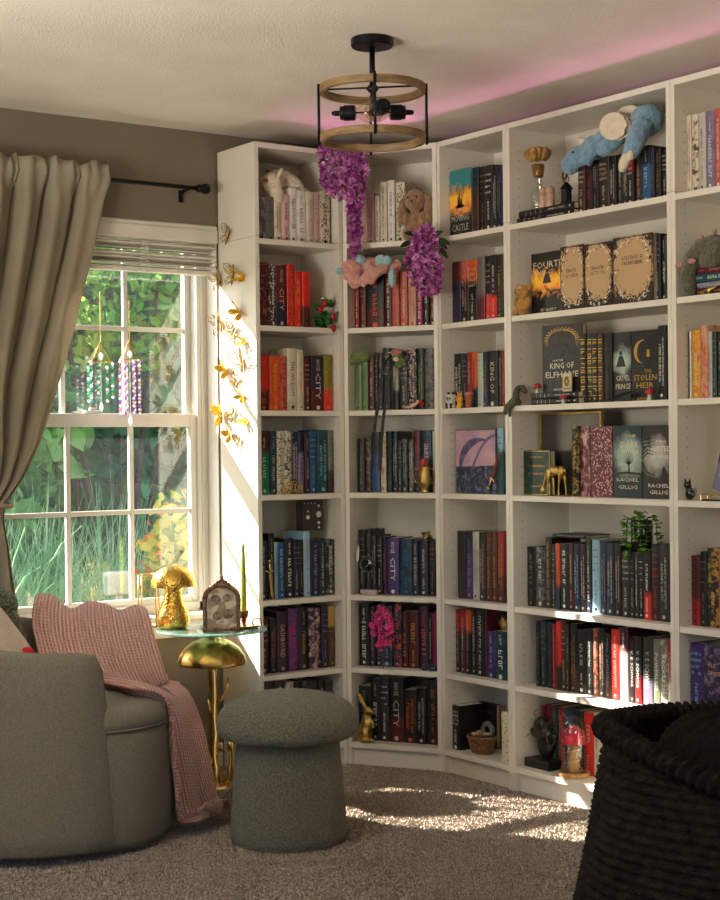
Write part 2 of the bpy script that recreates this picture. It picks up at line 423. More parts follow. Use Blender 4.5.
# ---------------------------------------------------------------- garden outside
gmat = mat('garden_soil_grass', '#4a5a34', .95, c2='#3a3527', scale=5)
struct('garden_ground', MB().box(-8, .172, -.25, 9, 9, -.2), gmat)
def leaves(name, n, fn, size, M, label=None, seed=1, parent=None, cat='shrub', asp=.55):
    r = np.random.default_rng(seed); P = fn(r, n)
    n = len(P)
    A = r.normal(size=(n, 3)); A /= np.linalg.norm(A, axis=1)[:, None]
    Bv = r.normal(size=(n, 3)); Bv -= (Bv*A).sum(1)[:, None]*A; Bv /= np.linalg.norm(Bv, axis=1)[:, None]
    C = np.cross(A, Bv)
    sz = (size*r.uniform(.6, 1.3, n))[:, None]
    V = np.stack([P-A*sz, P-A*sz*.2+Bv*sz*asp, P+A*sz*.6+Bv*sz*asp*.55, P+A*sz*1.1+C*sz*.15, P+A*sz*.6-Bv*sz*asp*.55, P-A*sz*.2-Bv*sz*asp], 1).reshape(-1, 3)
    o = quads_mesh(name, V, 6, M, parent)
    if label: tag(o, label, cat)
    return o
def shell(cx, cy, cz, rx, ry, rz, lo=.55):
    def f(r, n):
        d = r.normal(size=(n, 3)); d /= np.linalg.norm(d, axis=1)[:, None]
        k = r.uniform(lo, 1, n)[:, None]
        q = d*k*np.array([rx, ry, rz])*(1+.15*np.sin(d[:, :1]*9+d[:, 2:]*7))+np.array([cx, cy, cz])
        return q[q[:, 2] > -.2]
    return f
hedgeM = leaf_mat('hedge_leaf', '#3f8a48', '#9ed080', .5, 3)
hedge2 = leaf_mat('deep_hedge_leaf', '#2c6a4c', '#6fb07c', .45, 3)
brightM = leaf_mat('sunny_leaf', '#6fae45', '#c6dc72', .55, 4)
barkM = mat('bark', '#4a3b2c', .9, c2='#2d241b', scale=25)
def bush(name, label, cx, cy, cz, rx, ry, rz, n, size, M, seed):
    t = thing(name, label, 'shrub', (cx, cy, -.2))
    f = shell(0, 0, cz+.2, rx, ry, rz)
    leaves('foliage', n, f, size, M, seed=seed, parent=t)
    b = MB()
    for k in range(5):
        an = k*1.3; b.tube([(0.03*math.cos(an), .03*math.sin(an), 0), (.3*rx*math.cos(an), .3*ry*math.sin(an), cz*.6), (.6*rx*math.cos(an), .6*ry*math.sin(an), cz+.2+.3*rz)], [.03, .02, .008], 6)
    b.build('stem', barkM, t, smooth=True)
    return t
bush('evergreen_shrub', 'tall dense green shrub outside, filling the upper left panes', -.3, 2.6, 1.35, .9, .45, 1.15, 6500, .085, hedgeM, 1)
bush('evergreen_shrub', 'broad leafy green shrub outside behind the middle panes', 1.0, 2.9, 1.45, 1.0, .5, 1.2, 6500, .09, hedge2, 2)
bush('evergreen_shrub', 'light green shrub outside behind the right window panes', 2.3, 3.1, 1.5, 1.0, .5, 1.25, 6500, .08, hedgeM, 3)
bush('climbing_shrub', 'bright sunlit leafy branches outside at the top of the window', .75, 2.45, 2.05, .8, .22, .45, 2600, .04, brightM, 4)
bush('evergreen_shrub', 'shadowy dark shrub farther back in the garden', 3.6, 4.0, 1.7, 1.3, .6, 1.6, 8000, .07, hedge2, 5)
bush('evergreen_shrub', 'far green shrub on the left of the garden', -1.6, 3.4, 1.5, 1.1, .6, 1.4, 8000, .07, hedge2, 6)
def grass_clump(name, label, cx, cy, n, h, seed, M):
    r = np.random.default_rng(seed); Vs = []
    for i in range(n):
        an = r.uniform(0, 2*PI); sp = r.uniform(.15, .75); hh = h*r.uniform(.6, 1.05); bx = cx+r.normal()*.07; by = cy+r.normal()*.07
        dxy = np.array([math.cos(an), math.sin(an)]); nn = np.array([-dxy[1], dxy[0]])
        pts = []
        for k in range(7):
            t = k/6; d = sp*t**1.6*h; z = hh*(t*1.15-.55*sp*t**3); pts.append((bx+dxy[0]*d, by+dxy[1]*d, -.2+z, .006*(1-t*.9)))
        for k in range(6):
            a0, a1 = pts[k], pts[k+1]
            Vs += [(a0[0]-nn[0]*a0[3], a0[1]-nn[1]*a0[3], a0[2]), (a0[0]+nn[0]*a0[3], a0[1]+nn[1]*a0[3], a0[2]),
                   (a1[0]+nn[0]*a1[3], a1[1]+nn[1]*a1[3], a1[2]), (a1[0]-nn[0]*a1[3], a1[1]-nn[1]*a1[3], a1[2])]
    o = quads_mesh(name, np.array(Vs), 4, M); tag(o, label, 'grass', group='ornamental grasses outside')
grassM = leaf_mat('ornamental_grass_blade', '#6fae74', '#c2e2b0', .5, 5)
for k, (x, y, l) in enumerate(((-.45, 1.35, 'arching green ornamental grass clump nearest the left window edge'),
                               (-.0, 1.7, 'arching ornamental grass clump seen behind the lower middle panes'),
                               (.45, 1.9, 'arching ornamental grass clump seen right of the middle muntin'),
                               (-.85, 1.7, 'ornamental grass clump partly hidden behind the curtain edge'),
                               (.25, 1.35, 'low arching grass clump beside the yellow flowering shrub'))):
    grass_clump('ornamental_grass', l, x, y, 330, 1.25 if k != 4 else .95, 20+k, grassM)
fs = bush('flowering_shrub', 'yellow green shrub with orange blossoms outside the lower right pane', .46, 1.15, .56, .22, .2, .46, 800, .032, leaf_mat('yellow_leaf', '#a9b83a', '#efe07a', .5, 5), 9)
leaves('blossom', 160, shell(0, 0, .8, .22, .2, .42, .9), .022, leaf_mat('orange_petal', '#d8763a', '#f0b05a', .4, 9), seed=10, parent=fs)
ub = thing('utility_box', 'small white utility box standing among the garden plants', 'box', tuple(on_wall(117, 580, 1.3)-Vector((0, 0, .69))))
mw = mat('white_box', '#e8e6e0', .5)
MB().box(-.02, -.02, 0, .02, .02, .65).build('post', mw, ub); MB().box(-.06, -.03, .62, .06, .03, .73).build('box', mw, ub, bevel=.01)
# ---------------------------------------------------------------- bookcases
caseM = mat('white_bookcase_foil', '#e4dccd', .42, c2='#dfd7c7', scale=4)
holeM = mat('peg_hole_shadow_plug', '#6d665b', .8)
LV = {0: 2.37, 1: 2.011, 2: 1.687, 3: 1.369, 4: 1.052, 5: .657, 6: .377, 7: .0886}   # shelf top heights
class Unit:
    def __init__(s, ox, oy, phi, w):
        s.o = Vector((ox, oy, 0)); s.phi = phi; s.w = w
        s.e = Vector((math.cos(phi), math.sin(phi), 0)); s.n = Vector((-math.sin(phi), math.cos(phi), 0))
    def pt(s, a, r, z): return s.o+s.e*a+s.n*r+Vector((0, 0, z))
    def px(s, x, y, r):
        q = hit(x, y, s.o+s.n*r, s.n); return ((q-s.o).dot(s.e), q.z)
U = {1: Unit(0.0, -.2815, 0, .394), 2: Unit(.394, -.2815, math.atan2(-.339, .199), .3931),
     3: Unit(.593, -.6206, -PI/2, .400), 4: Unit(.593, -1.0206, -PI/2, .7905), 5: Unit(.593, -1.8111, -PI/2, .7905)}
UN = {1: 'window-side bookcase', 2: 'angled corner bookcase', 3: 'narrow bookcase beside corner', 4: 'wide bookcase', 5: 'rightmost bookcase'}
UL = {1: 'narrow white bookcase beside the window with butterflies on its side', 2: 'narrow white bookcase set diagonally across the corner',
      3: 'narrow white bookcase just right of the corner bookcase', 4: 'wide white bookcase holding the blue plush dragon on its top shelf',
      5: 'white bookcase at the right edge of the photo, partly cut off'}
DP = .28; TK = .018
for k, u in U.items():
    t = thing('bookcase', UL[k], 'bookcase', tuple(u.o), u.phi, 'white bookcases along the corner')
    g = .0006
    for x0, x1 in ((g, TK), (u.w-TK, u.w-g)):
        MB().box(x0, 0, 0, x1, DP-.006, 2.018).build('side_panel', caseM, t, bevel=.0008)
        MB().box(x0, 0, 2.0192, x1, DP-.006, 2.37).build('upper_side_panel', caseM, t, bevel=.0008)
    MB().box(TK, DP-.012, .02, u.w-TK, DP-.006, 2.36).build('back_panel', caseM, t)
    MB().box(TK, .001, 2.35, u.w-TK, DP-.012, 2.37).build('top_panel', caseM, t, bevel=.0008)
    for q in range(1, 8):
        MB().box(TK, .001 if q in (1, 4, 7) else .004, LV[q]-.02, u.w-TK, DP-.012, LV[q]).build('shelf', caseM, t, bevel=.0008)
    MB().box(TK, .022, 0, u.w-TK, .036, LV[7]-.02).build('plinth', caseM, t)
    m_ = MB()
    for row in (.045, .235):
        z = .16
        while z < 2.3:
            for xx, d in ((TK, 1), (u.w-TK, -1)):
                M = Matrix.Translation((xx, row, z)) @ Matrix.Rotation(PI/2*d, 4, 'Y')
                m_.lathe([(.0022, -.0005), (.0022, .0002)], 6, M=M)
            z += .032
    m_.build('peg_holes', holeM, t)
led = thing('led_strip', 'thin purple LED strip lying on top of the bookcases', 'LED strip', (.80, -.5, 2.372))
ledM = bpy.data.materials.new('purple_led'); ledM.use_nodes = True
q = ledM.node_tree.nodes['Principled BSDF']; q.inputs['Base Color'].default_value = lin('#c060ff')
q.inputs['Emission Color'].default_value = (.85, .16, .75, 1); q.inputs['Emission Strength'].default_value = .5
MB().box(-.006, -2.05, 0, .006, .1, .004).build('diffuser', ledM, led)
MB().box(-.012, -2.05, -.001, .012, .1, .0002).build('backing_tape', mat('white_tape', '#dddddd'), led)

# ---------------------------------------------------------------- books
PAL = dict(bk=('#1a1818', 'black'), dg=('#34322f', 'dark grey'), gy=('#8a857b', 'grey'), lg=('#c4c0b2', 'pale grey'), cr=('#dccfb2', 'cream'),
    wh=('#ece6d8', 'white'), pk=('#dcb2aa', 'pale pink'), rd=('#b8201e', 'red'), br=('#e02c1f', 'bright red'), dr=('#651a18', 'dark red'), mr=('#4a1a22', 'maroon'),
    og=('#d85a22', 'orange'), co=('#c9604e', 'coral'), pe=('#d7a383', 'peach'), mg=('#b22864', 'magenta'), ye=('#e0a422', 'yellow'), ol=('#9a9026', 'olive'),
    lgn=('#86a862', 'light green'), gn=('#1f9a6a', 'green'), dgn=('#1c3c30', 'dark green'), te=('#22626a', 'teal'), dte=('#173a44', 'dark teal'),
    bl=('#33689e', 'blue'), lb=('#9cc4d6', 'light blue'), nv=('#1c2348', 'navy'), db=('#1e3a58', 'dark blue'), pu=('#523c84', 'purple'), dp=('#34203e', 'dark purple'),
    li=('#9a8cae', 'lilac'), bn=('#55331f', 'brown'), go=('#c29a44', 'gold'), mi=('#c0d2c0', 'mint'), kr=('#cba87e', 'kraft brown'), kh=('#6c6a50', 'khaki'), bu=('#7c1f3a', 'burgundy'), tl=('#3fa9a6', 'teal'), am=('#e08c34', 'amber'))
ORD = ['first', 'second', 'third', 'fourth', 'fifth', 'sixth', 'seventh', 'eighth', 'ninth', 'tenth', 'eleventh', 'twelfth', 'thirteenth', 'fourteenth',
       'fifteenth', 'sixteenth', 'seventeenth', 'eighteenth', 'nineteenth', 'twentieth', 'twenty-first', 'twenty-second', 'twenty-third']
SHN = {1: 'top', 2: 'second', 3: 'third', 4: 'fourth', 5: 'fifth', 6: 'sixth', 7: 'bottom'}
pageM = mat('book_page_edges', '#d9ccb0', .9, c2='#c6b898', scale=90, stretch=(8, 1, 1))
bk_i = [0]
def book_mat(c1, c2=None, pat='p', h=.2, w=.02, d=.15, gloss=.45):
    bk_i[0] += 1
    M = bpy.data.materials.new('book_cover_%s_%d' % (pat, bk_i[0])); M.use_nodes = True
    t = M.node_tree; b = t.nodes['Principled BSDF']; b.inputs['Roughness'].default_value = gloss
    tc = t.nodes.new('ShaderNodeTexCoord')
    mp = t.nodes.new('ShaderNodeMapping'); mp.inputs['Location'].default_value = (bk_i[0]*1.7, bk_i[0]*.9, bk_i[0]*.4)
    t.links.new(tc.outputs['Object'], mp.inputs[0])
    dk = lambda q: tuple(v*(.6 if max(q[:3]) < .52 else .88) for v in q[:3])+(1,)
    A, B = dk(lin(c1)), dk(lin(c2 or c1))
    if not c2: B = tuple(x*.7 for x in A[:3])+(1,)
    r = t.nodes.new('ShaderNodeMix'); r.data_type = 'RGBA'
    r.inputs[6].default_value = A; r.inputs[7].default_value = B
    def ramp(src, lo, hi):
        k = t.nodes.new('ShaderNodeMapRange'); k.inputs['From Min'].default_value = lo; k.inputs['From Max'].default_value = hi
        t.links.new(src, k.inputs[0]); return k.outputs[0]
    n = t.nodes.new('ShaderNodeTexNoise'); n.inputs['Detail'].default_value = 3; t.links.new(mp.outputs[0], n.inputs['Vector'])
    if pat == 'p':
        n.inputs['Scale'].default_value = 25; f = ramp(n.outputs[0], .45, .8)
    elif pat == 'm':
        n.inputs['Scale'].default_value = 48; n.inputs['Distortion'].default_value = .8; f = ramp(n.outputs[0], .48, .66)
    elif pat == 'd':
        v = t.nodes.new('ShaderNodeTexVoronoi'); v.inputs['Scale'].default_value = 110; t.links.new(mp.outputs[0], v.inputs['Vector']); f = ramp(v.outputs['Distance'], .42, .30)
    elif pat == 's' or pat == 't' or pat == 'a':
        sx = t.nodes.new('ShaderNodeSeparateXYZ'); t.links.new(tc.outputs['Object'], sx.inputs[0])
        n.inputs['Scale'].default_value = 40
        ad = t.nodes.new('ShaderNodeMath'); ad.operation = 'MULTIPLY_ADD'; ad.inputs[1].default_value = .05 if pat != 'a' else .12
        t.links.new(n.outputs[0], ad.inputs[0]); t.links.new(sx.outputs[2], ad.inputs[2])
        off = .025 if pat != 'a' else .06
        if pat == 's': f = ramp(ad.outputs[0], h*.42+off, h*.34+off)       # second colour below
        else: f = ramp(ad.outputs[0], h*.62+off, h*.72+off)      # second colour above
    elif pat == 'b':                                        # glowing band of the second colour across the middle, dark foot
        sx = t.nodes.new('ShaderNodeSeparateXYZ'); t.links.new(tc.outputs['Object'], sx.inputs[0])
        n.inputs['Scale'].default_value = 30; n.inputs['Distortion'].default_value = 1
        ad = t.nodes.new('ShaderNodeMath'); ad.operation = 'MULTIPLY_ADD'; ad.inputs[1].default_value = .12
        t.links.new(n.outputs[0], ad.inputs[0]); t.links.new(sx.outputs[2], ad.inputs[2])
        dv = t.nodes.new('ShaderNodeMath'); dv.operation = 'MULTIPLY_ADD'; dv.inputs[1].default_value = 1/h; dv.inputs[2].default_value = -.06/h
        t.links.new(ad.outputs[0], dv.inputs[0])
        cr = t.nodes.new('ShaderNodeValToRGB'); e = cr.color_ramp.elements
        e[0].position = .30; e[0].color = (.012, .014, .016, 1); e[1].position = .44; e[1].color = tuple(v*1.5 for v in B[:3])+(1,)
        for ps, cc_ in ((.56, (min(1, B[0]*2), B[1]*2.6, B[2]*1.5, 1)), (.66, B), (.76, A)):
            q_ = e.new(ps); q_.color = cc_
        t.links.new(dv.outputs[0], cr.inputs[0]); t.links.new(cr.outputs[0], b.inputs['Base Color']); return M
    elif pat == 'g':                                        # misty second colour spreading from the middle of the cover
        sx = t.nodes.new('ShaderNodeSeparateXYZ'); t.links.new(tc.outputs['Object'], sx.inputs[0])
        vm = t.nodes.new('ShaderNodeVectorMath'); vm.operation = 'DISTANCE'; vm.inputs[1].default_value = (0, d*.55, h*.58)
        cx_ = t.nodes.new('ShaderNodeCombineXYZ'); t.links.new(sx.outputs[1], cx_.inputs[1]); t.links.new(sx.outputs[2], cx_.inputs[2])
        t.links.new(cx_.outputs[0], vm.inputs[0]); n.inputs['Scale'].default_value = 30
        s2 = t.nodes.new('ShaderNodeMath'); s2.operation = 'MULTIPLY_ADD'; s2.inputs[1].default_value = .06
        t.links.new(n.outputs[0], s2.inputs[0]); t.links.new(vm.outputs['Value'], s2.inputs[2]); f = ramp(s2.outputs[0], d*.62+.03, d*.2+.03)
    elif pat == 'f':                                        # ornamental border growing in from the edges of the cover
        sx = t.nodes.new('ShaderNodeSeparateXYZ'); t.links.new(tc.outputs['Object'], sx.inputs[0])
        def edge(o, L):
            a = t.nodes.new('ShaderNodeMath'); a.operation = 'MULTIPLY_ADD'; a.inputs[1].default_value = 2/L; a.inputs[2].default_value = -1
            t.links.new(o, a.inputs[0]); c = t.nodes.new('ShaderNodeMath'); c.operation = 'ABSOLUTE'; t.links.new(a.outputs[0], c.inputs[0])
            p = t.nodes.new('ShaderNodeMath'); p.operation = 'POWER'; p.inputs[1].default_value = 2.5; t.links.new(c.outputs[0], p.inputs[0]); return p.outputs[0]
        e1, e2 = edge(sx.outputs[1], d), edge(sx.outputs[2], h)
        s1 = t.nodes.new('ShaderNodeMath'); s1.operation = 'ADD'; t.links.new(e1, s1.inputs[0]); t.links.new(e2, s1.inputs[1])
        n.inputs['Scale'].default_value = 42; n.inputs['Distortion'].default_value = 2.5
        s2 = t.nodes.new('ShaderNodeMath'); s2.operation = 'MULTIPLY_ADD'; s2.inputs[1].default_value = 3.2
        t.links.new(n.outputs[0], s2.inputs[0]); t.links.new(s1.outputs[0], s2.inputs[2]); 
        ft = t.nodes.new('ShaderNodeMapRange'); ft.inputs['From Min'].default_value = h*.42; ft.inputs['From Max'].default_value = 0; ft.inputs['To Max'].default_value = .55
        t.links.new(sx.outputs[2], ft.inputs[0]); s3 = t.nodes.new('ShaderNodeMath'); s3.operation = 'ADD'; t.links.new(ft.outputs[0], s3.inputs[0]); t.links.new(s2.outputs[0], s3.inputs[1])
        f = ramp(s3.outputs[0], 2.56, 2.64)
    t.links.new(f, r.inputs[0]); t.links.new(r.outputs[2], b.inputs['Base Color'])
    return M
txt_cache = {}
def text_mesh(s):
    if s in txt_cache: return txt_cache[s]
    cu = bpy.data.curves.new('lettering', 'FONT'); cu.body = s; cu.resolution_u = 1; cu.size = 1
    o = bpy.data.objects.new('lettering', cu); COL.objects.link(o)
    bpy.context.view_layer.update()
    me = bpy.data.meshes.new_from_object(o.evaluated_get(bpy.context.evaluated_depsgraph_get()))
    bpy.data.objects.remove(o)
    V = [tuple(v.co) for v in me.vertices]; F = [tuple(p.vertices) for p in me.polygons]
    bpy.data.meshes.remove(me)
    if not V: V = [(0, 0, 0)]
    x0 = min(v[0] for v in V); x1 = max(v[0] for v in V); y0 = min(v[1] for v in V); y1 = max(v[1] for v in V)
    txt_cache[s] = ([((v[0]-x0)/(x1-x0+1e-6), (v[1]-y0)/(y1-y0+1e-6)) for v in V], F, (x1-x0)/(y1-y0+1e-6))
    return txt_cache[s]
def add_text(mb, s, O, X, Y, L, Ht, fit=True):
    V, F, asp = text_mesh(s)
    if fit and L/Ht > asp*1.5: L = Ht*asp*1.5
    O = Vector(O); X = Vector(X); Y = Vector(Y)
    O = O-X*(L/2)-Y*(Ht/2)
    mb.add([O+X*(a*L)+Y*(b*Ht) for a, b in V], F)
def add_marks(mb, O, X, Y, L, Ht, rnd):                     # small stroke marks standing for lettering too small to read
    O = Vector(O)-Vector(X)*(L/2)-Vector(Y)*(Ht/2); X = Vector(X); Y = Vector(Y); x = 0
    st = Ht*.17
    def bar(x0, y0, x1, y1):
        mb.add([O+X*x0+Y*y0, O+X*x1+Y*y0, O+X*x1+Y*y1, O+X*x0+Y*y1], [(0, 1, 2, 3)])
    while x < L-Ht*.5:
        if rnd.random() < .16: x += Ht*.5; continue
        cw = Ht*rnd.choice((.55, .65, .75))
        bar(x, 0, x+st, Ht)
        k = rnd.randrange(4)
        if k != 1: bar(x+st, Ht-st, x+cw, Ht)
        if k != 2: bar(x+st, 0, x+cw, st)
        if k in (0, 1): bar(x+st, Ht*.42, x+cw*.85, Ht*.42+st)
        if k == 3: bar(x+cw-st, st, x+cw, Ht-st)
        x += cw+Ht*.22
inks = {}
def ink(c):
    if c not in inks:
        inks[c] = mat('ink_'+PAL[c][1].replace(' ', '_'), PAL[c][0], .35, .5 if c == 'go' else 0, scale=60)
    return inks[c]
def make_book(w, h, d, mt, txt, rnd, title=None, top=None, label=None, group=None, loc=(0, 0, 0), rot=(0, 0, 0), style=None, cover=None, cover_txt='cr', hard=None, edges=None, name='book'):
    """upright: spine faces -y, width along x, height z"""
    root = thing(name, label, 'book', loc, 0, group); root.rotation_euler = rot
    t = .0022; rb = min(.004, w*.18); hard = rnd.random() < .5 if hard is None else hard
    ov = .003 if hard else 0.0005
    arc = [(w*(.5-.5*math.cos(PI*k/6)), rb*(1-math.sin(PI*k/6))) for k in range(7)]
    poly = [(0, d)]+arc+[(w, d), (w-t, d), (w-t, t+rb)]+[(t, t+rb), (t, d)]
    mb = MB(); mb.extrude(poly, 0, h)
    cv = mb.build('cover', mt, root)
    MB().box(t, rb+t, ov+.0005, w-t, d-ov, h-ov-.0005).build('pages', edges or pageM, root)
    L = MB(); X = (0, 0, -1); Y = (1, 0, 0); y = -.0006
    if title and not cover:
        if top: add_text(L, top, (w/2, y, h*.83), X, Y, h*.2, w*.32)
        add_text(L, title, (w/2, y, h*(.45 if top else .52)), X, Y, h*.55, w*(.4 if w > .02 else .5))
    else:
        st = style if style is not None else rnd.randrange(4)
        wa = rnd.uniform(.2, .36); La = rnd.uniform(.35, .6)
        if st == 9:                                        # gilt bands and ornaments
            for k in range(7):
                zz = h*(.10+.135*k); L.add([(w*.12, y, zz), (w*.88, y, zz), (w*.88, y, zz+h*.012), (w*.12, y, zz+h*.012)], [(0, 1, 2, 3)])
                if k < 6: add_marks(L, (w/2, y, zz+h*.07), X, Y, h*.08, w*.6, rnd)
        elif st == 0:
            add_marks(L, (w/2, y, h*.62), X, Y, h*La, w*wa, rnd); add_marks(L, (w/2, y, h*.22), X, Y, h*.2, w*.17, rnd)
        elif st == 1:
            add_marks(L, (w/2, y, h*.82), X, Y, h*.2, w*.17, rnd); add_marks(L, (w/2, y, h*.42), X, Y, h*La, w*wa, rnd)
        elif st == 2:
            add_marks(L, (w*.68, y, h*.5), X, Y, h*.66, w*.16, rnd); add_marks(L, (w*.32, y, h*.5), X, Y, h*.5, w*.2, rnd)
        else:
            n = 4
            for k in range(n): add_marks(L, (w/2, y, h*(.86-.09*k)), (1, 0, 0), (0, 0, 1), w*.8, w*.16, rnd)
            add_marks(L, (w/2, y, h*.3), X, Y, h*.3, w*.2, rnd)
    # small publisher mark at the spine foot
    L.lathe([(w*.16, 0), (w*.16, .0003)], 6, M=Matrix.Translation((w/2, y, h*.06)) @ Matrix.Rotation(PI/2, 4, 'X'))
    L.build('spine_lettering', ink(txt), cv)
    if cover:
        C = MB(); xf = w+.0006
        for (s, fy, fz, fl, fh) in cover:                  # text, centre across, centre up, length, letter height (fractions)
            O = (xf, d*fy, h*fz)
            if s: add_text(C, s, O, (0, 1, 0), (0, 0, 1), d*fl, h*fh, fit=False)
            else: add_marks(C, O, (0, 1, 0), (0, 0, 1), d*fl, h*fh, rnd)
        C.build('cover_lettering', ink(cover_txt), cv)
    return root
BOOKS = []
def row(un, lv, crop, spec, r=.045, depth=.14, skip=0, pile=None):
    """crop = (x0, y0, scale) of the close-up used for measuring; spec = 'X0 X1 Ytop cover ink [p:colour2] |title|author' ; ..."""
    u = U[un]; rnd = random.Random(un*100+lv); i = skip
    for it in spec.split(';'):
        it = it.strip()
        if not it: continue
        parts = it.split('|'); a = parts[0].split(); i += 1
        x0, x1, y0 = (float(a[0])/crop[2]+crop[0], float(a[1])/crop[2]+crop[0], float(a[2])/crop[2]+crop[1])
        s0, _ = u.px(x0, y0, r); s1, z = u.px(x1, y0, r)
        s0 = max(s0, TK+.001); s1 = min(s1, u.w-TK-.001)
        h = min(z-LV[lv], (LV[lv-1]-.02-LV[lv])-.004)
        w_ = max(.006, s1-s0-.0008)
        c2, pat = None, 'p'
        for tok in a[5:]:
            if ':' in tok: pat, c2 = tok.split(':')
        gilt = pat == 'q'
        if gilt: pat, c2 = 'p', None
        mt = book_mat(PAL[a[3]][0], PAL[c2][0] if c2 else None, pat, h)
        inkc = a[4]
        kind = PAL[a[3]][1]+(' and '+PAL[c2][1] if c2 else '')
        lab = '%s book, %s from left, %s shelf, %s' % (kind, ORD[i-1], SHN[lv], UN[un])
        b = make_book(w_, h, depth*rnd.uniform(.9, 1.08), mt, inkc, rnd, parts[1] if len(parts) > 1 and parts[1] else None,
                      parts[2] if len(parts) > 2 else None, lab, 'books on the %s shelf of the %s' % (SHN[lv], UN[un]),
                      tuple(u.pt(s0, r+rnd.uniform(-.002, .004), LV[lv]+.0004)), (0, 0, u.phi), style=9 if gilt else None)
        BOOKS.append((un, lv, s0, s0+w_, h))
    return i
def face_out(un, lv, crop, x0, x1, ytop, thick, c1, c2, pat, texts, ic, label, r=.03, spine_ink='cr', lean=.0, base=0.0, title=None, edges=None, swap=None):
    u = U[un]; rnd = random.Random(int(x0)+un*7)
    X0 = x0/crop[2]+crop[0]; X1 = x1/crop[2]+crop[0]; Y = ytop/crop[2]+crop[1]
    s0, _ = u.px(X0, Y, r); s1, z = u.px(X1, Y, r); s0 = max(s0, TK+.001); s1 = min(s1, u.w-TK-.001); h = min(z-LV[lv]-base, LV[lv-1]-.024-LV[lv]-base); wd = s1-s0
    mt = book_mat(PAL[c1][0], PAL[c2][0] if c2 else None, pat, h, thick, wd)
    # the front board (+x side) turns to face the room: rotate -90 deg about z
    loc = u.pt(s0, r+thick, LV[lv]+.0005+base)
    b = make_book(thick, h, wd, mt, spine_ink, rnd, title, None, label, 'books on the %s shelf of the %s' % (SHN[lv], UN[un]), tuple(loc), (0, 0, u.phi), cover=texts, cover_txt=ic, hard=True, edges=edges)
    b.rotation_euler = (0, 0, u.phi-PI/2) if False else Euler((0, 0, -PI/2+u.phi)).to_matrix().to_euler()
    # after the turn the book's +y (page depth) runs along the unit's width and its +x points to the room
    R = Matrix.Rotation(u.phi-PI/2, 4, 'Z')
    b.matrix_world = Matrix.Translation(u.pt(s0, r+thick, LV[lv]+.0005+base)) @ fix_turn(u) @ Matrix.Rotation(-lean, 4, 'Y')
    return b
def fix_turn(u):
    # columns: local x -> -n (towards room), local y -> +e, local z -> up
    M = Matrix.Identity(4)
    for i in range(3):
        M[i][0] = -u.n[i]; M[i][1] = u.e[i]; M[i][2] = (0, 0, 1)[i]
    return M
def top_of(un, lv, s0, s1):
    hs = [h for (a, b_, x0, x1, h) in BOOKS if a == un and b_ == lv and x1 > s0+.002 and x0 < s1-.002]
    return (max(hs) if hs else 0)+.0008
def lying(un, lv, crop, x0, x1, z0, thick, c1, ic, label, r=.03, depth=.14, title=None, c2=None, pat='p', yaw=0.0):
    """a book lying flat, spine to the room; x0..x1 in crop pixels, z0 height above shelf"""
    u = U[un]; rnd = random.Random(int(x0*3)+un)
    X0 = x0/crop[2]+crop[0]; X1 = x1/crop[2]+crop[0]; yy = (420 if lv < 4 else 500)
    s0, _ = u.px(X0, 450, r); s1, _ = u.px(X1, 450, r); s1 = min(s1, u.w-TK-.001); h = s1-s0
    if z0 > .15: z0 = top_of(un, lv, s0, s1)
    b = make_book(thick, h, depth, book_mat(PAL[c1][0], PAL[c2][0] if c2 else None, pat, h), ic, rnd, title, None, label,
                  'books on the %s shelf of the %s' % (SHN[lv], UN[un]))
    M = Matrix.Identity(4)                       # local z -> -e ; local x -> up ; local y -> n
    for i in range(3):
        M[i][0] = (0, 0, 1)[i]; M[i][1] = u.n[i]; M[i][2] = -u.e[i]
    b.matrix_world = Matrix.Translation(u.pt(s1, r, LV[lv]+z0+.0005)) @ Matrix.Rotation(yaw, 4, 'X') @ M
    return b
c11 = (240, 130, 6.545); c12 = (240, 250, 6.545); c13 = (240, 335, 6.545); c14 = (240, 415, 6.545); c15 = (240, 495, 6.545); c16 = (240, 590, 6.545)
row(1, 1, c11, '112 170 440 gy bk m:lg; 172 228 440 gy dg; 228 275 430 cr bk; 275 325 425 pk dr; 325 372 382 wh bk |NINTH HOUSE; 372 437 402 wh gy; 437 480 408 cr gy; 480 525 410 pk gy; 525 592 405 cr bk d:dg', .035)
row(1, 2, c12, '112 140 90 dg go d:go; 142 191 80 dr bk m:co; 193 236 95 mr wh d:lg; 238 308 105 dr pe s:nv |CITY|HOUSE; 310 360 95 br go m:rd; 362 408 145 br ye; 410 460 145 br rd s:bn', .04)
row(1, 3, c13, '118 192 135 br og s:dr; 193 265 138 og ye m:br; 266 311 140 co dr m:rd; 312 376 88 cr bk |THE WISDOM; 378 420 95 cr br; 422 466 150 dr pk m:mr; 468 548 140 dp cr s:dr |CITY|HOUSE; 550 606 130 ol go s:br', .04)
row(1, 4, c14, '125 196 112 gn mi t:dr; 200 243 105 dte lg m:te; 246 296 105 cr dg d:gy; 297 340 105 cr bn m:dg; 342 383 112 nv wh d:gy; 385 421 112 li bk t:nv; 424 456 125 mr lg; 457 504 108 bl lb; 507 576 98 te lb m:dte; 578 612 100 gy bk s:mr', .045)
row(1, 5, c15, '118 184 300 db lg; 186 226 252 bk lg; 228 250 312 lb bl; 251 296 312 bl lb; 297 351 282 bk wh; 352 385 292 nv lg; 386 417 292 bk go; 418 461 238 lb mg; 463 523 290 nv li m:dp; 525 561 290 dgn lg; 563 622 290 bk lg m:gy', .045)
row(1, 6, c16, '120 195 182 mr pk; 198 241 182 bk co; 242 316 142 dp pe |OATHBOUND; 317 386 120 pu mg m:mg; 388 451 112 bk go; 454 531 115 nv pe m:pk; 533 577 102 dp li; 580 630 104 bn go t:go', .045)
